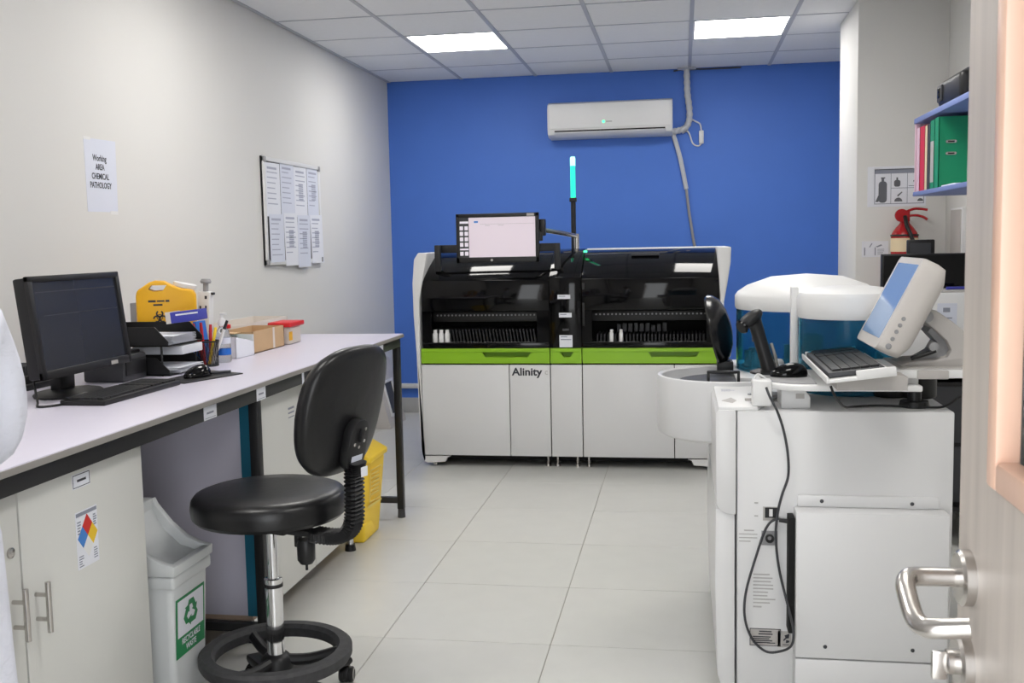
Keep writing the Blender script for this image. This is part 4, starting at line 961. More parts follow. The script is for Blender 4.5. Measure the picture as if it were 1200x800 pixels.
# open black lid of the drum, seen edge-on
lid = lathe(NB(), [(0, 0.0), (0.13, 0.0), (0.136, 0.008), (0.132, 0.024), (0.112, 0.048), (0.07, 0.066), (0.03, 0.073), (0, 0.075)], (0.112, 4.02, 1.045), (0.112+0.95, 4.02-0.10, 1.045+0.20), 40, 1.0, 1.0)
part('open_lid', lid, M_lid, R0, label='glossy black domed lid standing open on edge behind the drum')
part('lid_hinge', B(0.13, 0.19, 3.97, 4.07, 0.88, 0.93, bev=0.006), M_black, R0)
# two covers with teal shields
def hood(cx, cy, r, z0, zs, zt, dome):
    sh = lathe(NB(), [(r-0.012, z0), (r-0.006, z0), (r-0.006, zs+0.02), (r-0.012, zs+0.02), (r-0.012, z0)], (cx, cy, 0), (cx, cy, 1), 56)
    s = part('teal_shield', sh, M_teal, R0, label='transparent teal shield under the white lid')
    l = lathe(NB(), [(r-0.014, zs-0.003), (r-0.004, zs-0.003), (r, zs+0.006), (r, zt-0.025), (r-0.010, zt-0.010), (r-0.045, zt+dome*0.25), (r*0.5, zt+dome*0.8), (0, zt+dome)], (cx, cy, 0), (cx, cy, 1), 56)
    part('hood_lid', l, M_white, R0)
    inn = NB(); lathe(inn, [(0, z0), (r-0.02, z0), (r-0.02, z0+0.012), (0.06, z0+0.02), (0.06, z0+0.12), (0.045, z0+0.13), (0, z0+0.13)], (cx, cy, 0), (cx, cy, 1), 32)
    for k in range(14):
        a = 2*PI*k/14; cyl(inn, (cx+(r-0.05)*math.cos(a), cy+(r-0.05)*math.sin(a), z0+0.01), (cx+(r-0.05)*math.cos(a), cy+(r-0.05)*math.sin(a), z0+0.07), 0.014, seg=10)
    part('reagent_wheel', inn, M_grey, R0, stuff=True)
hood(0.458, 4.0, 0.262, 0.90, 1.133, 1.203, 0.055)
hood(0.545, 3.565, 0.166, rz1, 1.130, 1.220, 0.010)
part('hood_post', B(0.367, 0.392, 3.64, 3.68, rz1, 1.225, bev=0.006), M_white, R0)
part('dispenser_arm', tube(NB(), [(0.345, 3.73, 0.90), (0.345, 3.73, 0.945), (0.335, 3.70, 0.962), (0.30, 3.62, 0.962)], 0.010, seg=10), M_white, R0)
# front service cover, vent strip, switch, socket, plates
sc_ = part('service_cover', B(0.325, 0.752, 3.045, ry0, 0.158, 0.597, bev=0.005), M_whitem, R0)
part('service_cover', B(0.325, 0.752, 3.047, ry0, 0.02, 0.154, bev=0.004), M_whitem, R0)
part('cover_flange', B(0.335, 0.735, ry0-0.012, ry0, 0.597, 0.632, bev=0.003), M_whitem, R0)
for x, y, z in ((0.405, ry0-0.012, 0.615), (0.66, ry0-0.012, 0.612), (0.41, 3.045, 0.195), (0.655, 3.045, 0.195)):
    part('screw', lathe(NB(), [(0, 0), (0.006, 0), (0.005, 0.003), (0, 0.0035)], (x, y, z), (x, y-1, z), 12), M_dgrey, R0)
part('vent_strip', B(0.306, 0.324, 3.06, ry0, 0.225, 0.575, bev=0.002), M_dark, R0, label='narrow dark strip beside the service cover')
FR = lambda x, z: frame((x, ry0, z), (1, 0, 0), (0, 0, 1))
sw = part('power_switch', flat([rect(-0.022, 0.022, -0.022, 0.02)], FR(0.258, 0.572), 0.0, 0.002), M_lgrey, R0)
part('rocker', flat([rect(-0.016, 0.02, -0.013, 0.018)], FR(0.258, 0.572), 0.002, 0.002), M_black, sw)
part('rocker', flat([rect(-0.004, 0.006, -0.008, 0.014)], FR(0.258, 0.572), 0.0042, 0.003), M_white, sw)
so = part('power_socket', flat([rect(-0.024, 0.023, -0.022, 0.022)], FR(0.256, 0.496), 0.0, 0.002), M_grey, R0)
part('socket_ring', lathe(NB(), [(0.006, 0.002), (0.013, 0.002), (0.013, 0.010), (0.009, 0.010), (0.006, 0.004)], (0.256, ry0, 0.496), (0.256, ry0-1, 0.496), 20), M_black, so)
part('print', flat(lines(-0.035, 0.01, 0.03, 1, 0.03, 0.004, 1)+lines(-0.005, 0.012, 0.115, 1, 0.03, 0.004, 1)+lines(-0.005, 0.012, 0.075, 1, 0.03, 0.004, 1)+lines(-0.05, 0.005, 0.018, 3, 0.011, 0.003, 2), FR(0.216, 0.49), 0.0003), M_inkl, R0)
part('print', flat(lines(-0.03, 0.04, 0.05, 9, 0.011, 0.004, 3)+[rect(-0.03, -0.005, -0.055, -0.05)], FR(0.238, 0.335), 0.0003), M_inkl, R0)
rp = part('rating_plate', flat([rect(-0.046, 0.046, -0.027, 0.027)], FR(0.244, 0.188), 0.0, 0.001), M_lgrey, R0)
part('print', flat(outline(-0.046, 0.046, -0.027, 0.027, 0.0022)+[rect(-0.018, 0.019, 0.016, 0.020), rect(-0.02, 0.022, 0.008, 0.012)]+lines(-0.037, 0.04, 0.003, 4, 0.006, 0.0035, 4)+[rect(-0.03, -0.008, -0.019, -0.016), rect(0.006, 0.03, -0.019, -0.016)], FR(0.244, 0.188), 0.0012), M_dgrey, rp)
gp = part('disposal_plate', flat([rect(-0.02, 0.02, -0.025, 0.025)], FR(0.313-0.012, 0.184), 0.0, 0.001), M_lgrey, R0)
part('crossed_bin_symbol', flat([[(0.0, 0.012), (0.014, 0.018), (0.013, 0.004), (0.004, 0.002)], [(-0.004, -0.002), (0.013, 0.016), (0.015, 0.013), (-0.002, -0.006)], [(0.004, -0.012), (0.014, -0.009), (0.014, -0.004), (0.005, -0.002)], rect(-0.006, 0.014, -0.018, -0.016)], FR(0.301, 0.184), 0.0012), M_ink, gp)
# looped cable down the front
cy_ = ry0-0.012
cable = [(0.243, 3.10, 0.955), (0.252, 3.085, 0.93), (0.272, 3.085, 0.89), (0.293, cy_, 0.83), (0.306, cy_, 0.76), (0.308, cy_, 0.69), (0.29, cy_, 0.63), (0.278, cy_, 0.575), (0.273, cy_, 0.50), (0.284, cy_, 0.40), (0.308, cy_-0.06, 0.295), (0.318, 3.03, 0.245), (0.312, 3.03, 0.20), (0.285, cy_-0.02, 0.158), (0.245, cy_, 0.148), (0.205, cy_, 0.185), (0.183, cy_, 0.25), (0.186, cy_, 0.33), (0.215, cy_, 0.44), (0.245, cy_, 0.53), (0.275, cy_, 0.558), (0.300, cy_, 0.552)]
t = thing('looped_cable', 'thin dark cable looping down the front of the white analyser', 'cable', (0.25, cy_, 0.5))
part('cord', tube(NB(), cable, 0.0038, seg=8, n=8), M_dgrey, t)
part('plug', cyl(NB(), (0.282, cy_, 0.555), (0.309, cy_-0.004, 0.553), 0.006, 0.007, 10), M_black, t)
# items on the deck
t = thing('white_adapter', 'small white upright box on the deck beside the round drum', 'adapter', (0.235, 3.16, rz1))
part('housing', B(0.205, 0.262, 3.13, 3.185, rz1+0.012, rz1+0.09, bev=0.006, seg=3), M_white, t)
part('lead', tube(NB(), [(0.21, 3.16, rz1+0.088), (0.222, 3.165, rz1+0.104), (0.24, 3.175, rz1+0.096), (0.252, 3.18, rz1+0.086)], 0.003, seg=8), M_white, t)
t = thing('white_block', 'low white box under the tray on the analyser deck', 'box', (0.34, 3.25, rz1))
part('housing', prism(NB(), [(0.292, rz1), (0.378, rz1), (0.378, rz1+0.035), (0.36, rz1+0.058), (0.292, rz1+0.058)], 3.17, 3.30, 'Y', bev=0.004), M_white, t)
part('front_slot', flat([rect(0.335, 0.36, rz1+0.03, rz1+0.045)], frame((0, 3.17, 0), (1, 0, 0), (0, 0, 1)), 0.0003), M_lgrey, t)
# swivel tray carrying keyboard, mouse and monitor
t = thing('swivel_tray', 'pale grey swivel tray above the analyser deck carrying keyboard and tilted monitor', 'tray', (0.69, 3.2, rz1))
sl = [(0.68, 3.09), (0.68, 3.48)]+arc(0.345, 3.285, 0.195, PI/2, PI*1.5, 14)
sl = [(x if x > 0.4 else 0.345+(x-0.345)*0.64, y) for x, y in sl]
part('tray_board', prism(NB(), sl, 0.945, 0.962, 'Z', bev=0.004), M_white, t)
part('grey_mat', prism(NB(), [(0.39, 3.12), (0.39, 3.46)]+[(0.345+(x-0.345)*0.64, y) for x, y in arc(0.345, 3.29, 0.17, PI/2, PI*1.5, 14)], 0.962, 0.965, 'Z'), M_grey, t)
kt = Matrix.Translation((0.0, 0.0, 0.010)) @ rot_about(0.40, 3.2, 0.99, -math.radians(7), 'Y')
b = NB(); box(b, 0.392, 0.575, 2.915, 3.50, 0.983, 0.992, bev=0.002); box(b, 0.389, 0.396, 2.915, 3.50, 0.983, 1.002, bev=0.002); box(b, 0.470, 0.575, 2.912, 2.924, 0.983, 1.010, bev=0.003); box(b, 0.40, 0.56, 3.486, 3.50, 0.983, 1.008, bev=0.002); b.transform(kt)
part('keyboard_shelf', b, M_white, t)
part('shelf_support', prism(NB(), [(0.43, 0.962), (0.62, 0.962), (0.62, 1.0), (0.56, 1.012), (0.43, 0.992)], 3.0, 3.45, 'Y'), M_lgrey, t)
part('monitor_board', B(0.60, 0.97, 3.10, 3.38, 0.983, 1.008, bev=0.004), M_white, t)
part('front_lip', B(0.665, 0.75, 3.088, 3.102, 0.982, 1.007, bev=0.003), M_lgrey, t)
part('riser', B(0.606, 0.678, 3.14, 3.36, 0.962, 0.983), M_white, t)
pv = NB(); cyl(pv, (0.685, 3.22, rz1), (0.685, 3.22, rz1+0.018), 0.045, 0.04, 24); cyl(pv, (0.685, 3.22, rz1+0.018), (0.685, 3.22, 0.946), 0.020, seg=18)
part('pivot', pv, M_black, t)
dv = NB(); lathe(dv, [(0, 0), (0.055, 0), (0.058, 0.005), (0.058, 0.072), (0.052, 0.08), (0, 0.08)], (0.735, 3.42, rz1), (0.735, 3.42, 5), 28); lathe(dv, [(0, 0), (0.05, 0), (0.052, 0.006), (0.052, 0.05), (0.046, 0.056), (0, 0.056)], (0.655, 3.43, rz1), (0.63, 3.42, 5), 28)
part('pivot_housing', dv, M_black, t)
k2 = keyboard('black keyboard on the swivel tray beside the tilted monitor', 0.40, 0.552, 2.945, 3.46, 0.993, kt, M_dgrey, M_black, 5, 17)
mouse('glossy black mouse on the grey mat of the swivel tray', 0.325, 3.28, 0.965, math.radians(95), 1.0)
one('tray_cable', tube(NB(), [(0.402, 2.925, 0.985), (0.415, 2.93, 0.955), (0.45, 3.0, 0.915), (0.50, 3.15, 0.892), (0.58, 3.20, 0.888), (0.66, 3.18, 0.888)], 0.0035, seg=8), M_black, 'thin black cable hanging from the keyboard to the tray pivot', 'cable')
one('pivot_cable', tube(NB(), [(0.70, 3.17, 0.888), (0.755, 3.16, 0.892), (0.80, 3.18, 0.915), (0.85, 3.22, 0.935), (0.90, 3.3, 0.94)], 0.0035, seg=8), M_black, 'black cable curving up from the tray pivot to the right', 'cable')
# barcode scanner on its stand
t = thing('barcode_scanner', 'black handheld barcode scanner upright in its stand by the teal shield', 'scanner', (0.26, 3.36, 0.965))
part('stand_foot', lathe(NB(), [(0, 0), (0.05, 0), (0.05, 0.006), (0.03, 0.012), (0, 0.012)], (0.262, 3.36, 0.965), (0.262, 3.36, 5), 24), M_black, t)
hb_ = tube(NB(), [(0.272, 3.36, 0.972), (0.262, 3.36, 1.01), (0.247, 3.358, 1.06), (0.232, 3.355, 1.11), (0.222, 3.35, 1.14)], lambda s: 0.024-0.003*math.sin(s*PI), seg=14)
part('grip', hb_, M_black, t)
hd_ = NB(); tt = bmesh.new(); bmesh.ops.create_uvsphere(tt, u_segments=20, v_segments=12, radius=1)
tt.transform(Matrix.Translation((0.212, 3.345, 1.138)) @ Matrix.Rotation(math.radians(-38), 4, 'Y') @ Matrix.Diagonal((0.045, 0.036, 0.022, 1))); merge(hd_, tt)
part('scanner_head', hd_, M_black, t)
part('scan_window', lathe(NB(), [(0, 0), (0.020, 0), (0.024, 0.006), (0.020, 0.012), (0, 0.012)], (0.190, 3.335, 1.118), (0.160, 3.31, 1.098), 18), M_gloss, t)
part('trigger', B(0.218, 0.232, 3.35, 3.366, 1.065, 1.10, bev=0.004), M_dgrey, t)
part('stand_stem', tube(NB(), [(0.30, 3.36, 0.97), (0.290, 3.36, 1.02), (0.278, 3.36, 1.06)], 0.006, seg=8), M_steel, t)
# tilted monitor
t = thing('tilted_monitor', 'pale grey thick monitor tilted back on the swivel tray with a blue screen', 'monitor', (0.76, 3.22, 1.008))
ang = math.radians(27)
TM = Matrix.Translation((0.610, 3.22, 1.199)) @ Matrix.Rotation(ang, 4, 'Y') @ Matrix.Scale(1.03, 4)
# local: -X is the screen normal, Z up along the face, Y width
cs = NB(); tt = bmesh.new()
f0 = rrect(-0.16, 0.16, -0.140, 0.140, 0.018, 4); f1 = rrect(-0.158, 0.158, -0.136, 0.136, 0.025, 4); f2 = rrect(-0.13, 0.13, -0.108, 0.108, 0.03, 4)
def lay_(poly, x): return [tt.verts.new((x, y, z)) for y, z in poly]
LL = [lay_([(y*0.985, z*0.985) for y, z in f0], -0.004), lay_(f0, 0.004), lay_(f0, 0.040), lay_(f1, 0.064), lay_(f2, 0.084)]
for a, b in zip(LL, LL[1:]):
    n = len(a)
    for i in range(n): tt.faces.new((a[i], b[i], b[(i+1) % n], a[(i+1) % n]))
tt.faces.new(LL[0]); tt.faces.new(LL[-1][::-1]); bmesh.ops.recalc_face_normals(tt, faces=tt.faces); tt.transform(TM); merge(cs, tt)
cas = part('casing', cs, M_offw, t, smooth=50)
frm = TM @ frame((-0.004, 0, 0), (0, -1, 0), (0, 0, 1))
part('screen', flat([rect(-0.134, 0.134, -0.108, 0.118)], frm, -0.001, 0.002), M_scrb, t)
part('screen_glow_patch', flat([[(-0.158, -0.108), (0.158, -0.108), (0.158, -0.03), (0.02, 0.01), (-0.158, 0.02)]], frm, 0.0012, 0.0004), M_scrg, t) if False else None
frb = TM @ frame((0.02, -0.19, -0.07), (0, 0, 1), (-1, 0, 0))
bt_ = NB()
frb = TM @ Matrix(((1, 0, 0, 0.024), (0, 0, -1, -0.16), (0, 1, 0, -0.072), (0, 0, 0, 1)))
for i, v in enumerate((-0.045, -0.022, 0.0, 0.02, 0.04)):
    lathe(bt_, [(0, 0), (0.0085 if i == 0 else 0.006, 0), (0.005, 0.003), (0, 0.003)], (0.0, v, 0.0), (0, v, 1), 12)
bt_.transform(frb); part('button', bt_, M_grey, cas)
st = prism(NB(), [(0.64, 1.010), (0.965, 1.010), (0.955, 1.022), (0.885, 1.050), (0.825, 1.095), (0.772, 1.142), (0.727, 1.174), (0.696, 1.178), (0.680, 1.156), (0.721, 1.120), (0.757, 1.086), (0.770, 1.058), (0.760, 1.040), (0.722, 1.031), (0.66, 1.026), (0.628, 1.016)], 3.15, 3.30, 'Y', bev=0.005)
part('stand', st, M_lgrey, t)
part('stand_web', prism(NB(), [(0.68, 1.027), (0.762, 1.038), (0.774, 1.060), (0.757, 1.092), (0.721, 1.124), (0.71, 1.11), (0.737, 1.080), (0.722, 1.052)], 3.18, 3.27, 'Y'), M_grey, t)
kn = NB(); cyl(kn, (0.700, 3.138, 1.158), (0.700, 3.312, 1.158), 0.0165, seg=18); cyl(kn, (0.716, 3.125, 1.072), (0.716, 3.155, 1.072), 0.0135, seg=14)
part('tilt_knob', kn, M_grey, t)
part('stand_foot', B(0.62, 0.965, 3.11, 3.37, 1.008, 1.013, bev=0.002), M_lgrey, t)
part('pen_clip', tube(NB(), [(0.655, 3.135, 1.036), (0.695, 3.13, 1.05), (0.722, 3.13, 1.060)], 0.006, seg=8), M_black, t)

# ================================================================== RIGHT BACKGROUND
FP = lambda x, z, d=0.0: frame((x, 6.15-d, z), (1, 0, 0), (0, 0, 1))
t = thing('extinguisher_notice', 'grey pictogram notice on fire extinguisher use, on the cream pillar', 'sign', (1.185, 6.15, 1.67))
part('sheet', flat([rect(-0.155, 0.16, -0.112, 0.112)], FP(1.19, 1.665), 0, 0.002), M_paper, t)
part('border', flat(outline(-0.118, 0.15, -0.098, 0.098, 0.004)+[rect(-0.118, 0.15, 0.072, 0.098), rect(-0.03, -0.027, -0.095, 0.072), rect(0.058, 0.061, -0.095, 0.072), rect(-0.03, 0.148, -0.011, -0.008)], FP(1.19, 1.665), 0.0022), M_inkg, t)
ex = [rrect(-0.095, -0.05, -0.09, 0.03, 0.018, 4), rect(-0.08, -0.066, 0.03, 0.045), rect(-0.083, -0.06, 0.045, 0.052), [(-0.112, -0.085), (-0.095, -0.085), (-0.088, -0.05), (-0.097, -0.05)]]
sm = [rrect(-0.012, 0.022, -0.002, 0.035, 0.01, 3), rect(0.0, 0.009, 0.035, 0.05), arc(0.012, -0.085, 0.022, 0, PI, 8), [(0.005, -0.05), (0.03, -0.03), (0.034, -0.034), (0.01, -0.058)], [(0.09, 0.03), (0.118, 0.047), (0.122, 0.04), (0.093, 0.022)], rect(0.066, 0.14, 0.0, 0.003), arc(0.13, -0.085, 0.016, 0, PI, 8), [(0.088, -0.05), (0.115, -0.032), (0.118, -0.038), (0.09, -0.058)]]
part('pictogram', flat(ex+sm, FP(1.19, 1.665), 0.0024), M_dpic, t, stuff=True)
t = thing('small_notice', 'small white notice card on the pillar left of the fire extinguisher', 'sign', (1.085, 6.15, 1.315))
part('card', flat([rect(-0.075, 0.07, -0.045, 0.045)], FP(1.083, 1.315), 0, 0.002), M_paper, t)
part('print', flat([rect(-0.062, -0.056, -0.035, 0.01), rect(-0.005, 0.001, -0.035, 0.01), [(-0.035, 0.012), (-0.022, 0.035), (-0.017, 0.032), (-0.03, 0.01)], [(0.0, 0.014), (0.03, 0.027), (0.036, 0.02), (0.01, 0.01)]]+lines(0.01, 0.05, 0.0, 4, 0.009, 0.003, 6), FP(1.083, 1.315), 0.0022), M_inkg, t)
t = thing('fire_extinguisher', 'red fire extinguisher hanging on the pillar behind the black screen', 'fire extinguisher', (1.225, 6.06, 1.1))
ex_, ey = 1.222, 6.065
L0, L1 = (ex_, ey, 0), (ex_, ey, 1)
part('cylinder', lathe(NB(), [(0, 0.98), (0.065, 0.98), (0.072, 0.99), (0.072, 1.385), (0.066, 1.405), (0.045, 1.435), (0.027, 1.455), (0.022, 1.475), (0, 1.475)], L0, L1, 32), M_redp, t)
part('label', lathe(NB(), [(0.0728, 1.30), (0.0728, 1.375)], L0, L1, 32), M_cream, t)
part('label', lathe(NB(), [(0.0728, 1.265), (0.0728, 1.285)], L0, L1, 32), M_ink, t)
part('valve', B(ex_-0.02, ex_+0.025, ey-0.018, ey+0.018, 1.465, 1.525, bev=0.005), M_redp, t)
part('gauge', lathe(NB(), [(0, 0), (0.034, 0), (0.036, 0.004), (0.036, 0.018), (0, 0.02)], (ex_-0.022, ey-0.012, 1.500), (ex_-0.022, ey-1, 1.500), 24), M_redp, t)
hn = NB(); tube(hn, [(ex_+0.01, ey, 1.522), (ex_+0.05, ey, 1.535), (ex_+0.09, ey-0.005, 1.533), (ex_+0.118, ey-0.01, 1.527)], 0.007, seg=8); tube(hn, [(ex_+0.02, ey, 1.497), (ex_+0.06, ey, 1.499), (ex_+0.095, ey-0.005, 1.49), (ex_+0.118, ey-0.01, 1.474)], 0.007, seg=8)
part('lever', hn, M_redp, t)
hs = tube(NB(), [(ex_-0.005, ey-0.03, 1.495), (ex_+0.0, ey-0.06, 1.44), (ex_+0.02, ey-0.088, 1.38), (ex_+0.045, ey-0.095, 1.28), (ex_+0.05, ey-0.09, 1.10)], 0.011, seg=10)
part('hose', hs, M_black, t)
part('bracket', B(ex_-0.02, ex_+0.02, ey+0.07, 6.15, 1.33, 1.37), M_blackm, t)
part('strap', lathe(NB(), [(0.0732, 1.385), (0.0745, 1.385), (0.0745, 1.395), (0.0732, 1.395)], L0, L1, 32), M_blackm, t)
# shelf on the right wall with binders
sx = 1.072
t = thing('wall_shelf', 'blue-edged wall shelf on the right wall holding binders', 'shelf', (1.27, 4.9, 1.57))
part('shelf_board', B(sx, XR, 3.9, 5.15, 1.572, 1.592, bev=0.002), M_shelf, t); part('shelf_board', B(sx, XR, 3.9, 5.15, 1.906, 1.930, bev=0.002), M_shelf, t)
part('end_panel', B(sx+0.005, XR, 5.132, 5.15, 1.592, 1.906), M_pink, t)
part('back_panel', B(XR-0.012, XR, 3.9, 5.132, 1.592, 1.906), M_lgrey, t)
def binder(lb, y0, y1, m, h, x0=None, ring=False, spine=None):
    x0 = sx+0.008 if x0 is None else x0
    t = thing('lever_arch_binder', lb, 'binder', (x0, y0, 1.592), group='binders on the wall shelf')
    b = NB(); box(b, x0, x0+0.003, y0, y1, 1.5925, 1.5925+h); box(b, x0, x0+0.285, y0, y0+0.003, 1.5925, 1.5925+h); box(b, x0, x0+0.285, y1-0.003, y1, 1.5925, 1.5925+h)
    part('cover', b, m, t)
    part('pages', B(x0+0.006, x0+0.26, y0+0.005, y1-0.005, 1.597, 1.5925+h-0.02), M_paper, t)
    if spine: part('spine_label', B(x0-0.0008, x0, y0+0.008, y1-0.008, 1.62, 1.62+h*0.6), spine, t)
    if ring:
        for z in (1.735, 1.785):
            rg = NB()
            prism(rg, rrect(x0+0.028, x0+0.072, z-0.006, z+0.006, 0.0055, 4), y0-0.003, y0, 'Y'); part('ring_slot', rg, M_steel, t)
            part('ring_hole', prism(NB(), rrect(x0+0.036, x0+0.064, z-0.003, z+0.003, 0.0028, 3), y0-0.0035, y0-0.0028, 'Y'), M_dark, t)
    return t
binder('green lever arch binder facing the aisle, nearest on the wall shelf', 4.70, 4.775, M_bgreen, 0.298, ring=True)
binder('green binder with pale spine label behind the nearest green one', 4.78, 4.855, M_bgreen, 0.296, spine=M_lgrey)
binder('slim dark grey binder between the green and cream ones', 4.86, 4.905, M_dgrey, 0.285)
binder('slim cream folder beside the red binder', 4.91, 4.955, M_cream, 0.285)
binder('red binder on the wall shelf', 4.96, 5.055, M_bred, 0.290)
binder('pale pink folder at the far end of the wall shelf', 5.06, 5.125, M_pink, 0.290)
one('loose_paper', B(sx+0.02, sx+0.28, 4.47, 4.695, 1.592, 1.600, bev=0.001), M_paper, 'white papers lying on the lower shelf board before the green binder', 'papers')
t = thing('shelf_scanner', 'black chunky device lying on top of the wall shelf', 'device', (1.2, 4.75, 1.936))
part('body', B(sx+0.02, sx+0.26, 4.42, 4.80, 1.931, 2.045, bev=0.025, seg=3), M_black, t)
part('side_plate', B(sx+0.012, sx+0.022, 4.70, 4.77, 1.955, 2.025, bev=0.004), M_dgrey, t)
part('lens', lathe(NB(), [(0, 0), (0.028, 0), (0.030, 0.01), (0.022, 0.012), (0, 0.008)], (sx+0.05, 4.898, 1.99), (sx+0.05, 4.86, 1.99), 20) if False else B(sx+0.008, sx+0.014, 4.715, 4.755, 1.97, 2.012, bev=0.002), M_gloss, t)
part('lid', B(sx+0.05, sx+0.25, 4.44, 4.78, 2.043, 2.055, bev=0.006), M_dgrey, t)
# dark table with white unit, black screen, small terminal
t = thing('side_table', 'dark steel side table by the right wall behind the white analyser', 'table', (1.2, 5.25, 0))
part('top', B(0.95, XR-0.01, 4.75, 5.75, 0.775, 0.80, bev=0.003), M_dgrey, t)
for x in (0.97, XR-0.06):
    for y in (4.77, 5.69): part('leg', B(x, x+0.04, y, y+0.04, 0, 0.775), M_blackm, t)
part('lower_shelf', B(0.97, XR-0.02, 4.77, 5.73, 0.16, 0.18), M_blackm, t)
t = thing('storage_crate', 'black storage unit standing on the lower shelf of the dark side table', 'storage unit', (1.2, 5.1, 0.18))
part('body', B(1.015, XR-0.05, 4.80, 5.6, 0.18, 0.74, bev=0.006), M_black, t)
part('drawer_front', B(1.03, XR-0.065, 4.79, 4.802, 0.20, 0.45, bev=0.003), M_dgrey, t); part('drawer_front', B(1.03, XR-0.065, 4.79, 4.802, 0.47, 0.72, bev=0.003), M_dgrey, t)
t = thing('white_device', 'white boxy laboratory device with a paper note on the side table', 'device', (1.2, 5.2, 0.8))
part('body', B(1.0, XR-0.03, 4.95, 5.55, 0.80, 1.128, bev=0.008), M_white, t)
part('top_rim', B(1.01, XR-0.04, 4.96, 5.16, 1.128, 1.138, bev=0.003), M_lgrey, t)
fr = frame((1.18, 4.95, 1.02), (1, 0, 0), (0, 0, 1))
part('note', flat([rect(-0.035, 0.05, -0.06, 0.06)], fr, 0.0003, 0.0006), M_paperb, t)
part('print', flat([rect(-0.01, 0.02, 0.02, 0.04), rect(-0.02, 0.03, -0.01, -0.004), rect(-0.02, 0.025, -0.024, -0.018)], fr, 0.0012), M_inkg, t)
one('blue_marker', cyl(NB(), (1.20, 5.02, 1.145), (1.32, 5.05, 1.145), 0.007, seg=10), M_purple, 'violet-blue marker lying on top of the white lab device', 'marker')
t = thing('black_screen', 'wide low black screen standing on the white lab device', 'screen', (1.2, 5.25, 1.138))
part('casing', B(0.948, 1.43, 5.215, 5.25, 1.132, 1.302, bev=0.005), M_black, t)
part('panel', B(0.958, 1.42, 5.212, 5.216, 1.145, 1.294), M_gloss, t)
part('foot', B(1.10, 1.30, 5.18, 5.30, 1.128, 1.138, bev=0.003), M_black, t)
t = thing('small_terminal', 'small dark grey display terminal behind the wide black screen', 'terminal', (1.18, 5.43, 1.128))
part('casing', B(1.105, 1.235, 5.41, 5.44, 1.26, 1.368, bev=0.006), M_blackm, t)
part('display', B(1.118, 1.215, 5.406, 5.411, 1.272, 1.352), M_dgrey, t)
part('column', B(1.155, 1.185, 5.42, 5.44, 1.135, 1.27, bev=0.003), M_blackm, t)
part('foot', B(1.12, 1.22, 5.37, 5.48, 1.128, 1.138, bev=0.003), M_blackm, t)
t = thing('cable_trunking', 'white cable trunking on the right wall below the shelf', 'trunking', (XR, 5.8, 1.4))
part('channel', B(XR-0.022, XR, 5.72, 5.96, 1.12, 1.53, bev=0.003), M_white, t); part('cover_strip', B(XR-0.027, XR-0.02, 5.74, 5.94, 1.13, 1.52, bev=0.002), M_lgrey, t)

# ================================================================== PERSON AT THE LEFT EDGE
P0 = thing('person', 'person in a white lab coat standing at the bench by the left frame edge', 'person', (-1.265, 1.46, 0))
PX, PY = -1.250, 1.45
bv = [(PX, PY, 0.86), (PX, PY, 1.02), (PX-0.005, PY, 1.18), (PX-0.005, PY, 1.29), (PX-0.015, PY, 1.36), (PX-0.03, PY, 1.42)]
be = [(0, 1), (1, 2), (2, 3), (3, 4), (4, 5)]
brd = [(0.085, 0.085), (0.08, 0.08), (0.085, 0.085), (0.07, 0.06), (0.050, 0.050), (0.048, 0.048)]
def add(v, r, frm): bv.append(v); brd.append(r); be.append((frm, len(bv)-1)); return len(bv)-1
for s in (-1, 1):
    h = add((PX, PY+s*0.085, 0.80), 0.065, 0); k = add((PX-0.005, PY+s*0.10, 0.46), 0.055, h); a = add((PX+0.02, PY+s*0.10, 0.10), 0.036, k)
    sh = add((PX-0.005, PY+s*0.160, 1.262), 0.045, 3)
    el = add((PX-0.0 if s > 0 else PX-0.04, PY+s*0.235, 1.045), 0.040, sh); wr_ = add((PX-0.215, PY+s*0.20, 1.0), 0.027, el)
    palm = add((PX-0.275, PY+s*0.195, 0.985), (0.036, 0.018), wr_)
body = skin('body', bv, be, brd, M_skin, P0, root=0)
for s in (-1, 1):
    hx, hy, hz = PX-0.285, PY+s*0.195, 0.985
    fv, fe, frr = [], [], []
    for i, (dy, L) in enumerate(((-0.027, 0.066), (-0.009, 0.075), (0.009, 0.071), (0.027, 0.056))):
        n = len(fv); fv += [(hx+0.02, hy+dy*0.7, hz), (hx-0.02, hy+dy, hz), (hx-0.02-L*0.5, hy+dy*1.15, hz-0.004), (hx-0.02-L, hy+dy*1.2, hz-0.022)]; frr += [0.0085, 0.0088, 0.008, 0.0065]
        fe += [(n, n+1), (n+1, n+2), (n+2, n+3)]
        fing = skin('finger', fv[n:n+4], [(0, 1), (1, 2), (2, 3)], frr[n:n+4], M_skin, body, sub=1)
    skin('thumb', [(hx+0.04, hy-s*0.02, hz-0.002), (hx+0.015, hy-s*0.045, hz-0.006), (hx-0.015, hy-s*0.06, hz-0.014), (hx-0.035, hy-s*0.063, hz-0.02)], [(0, 1), (1, 2), (2, 3)], [0.011, 0.0105, 0.0095, 0.008], M_skin, body, sub=1)
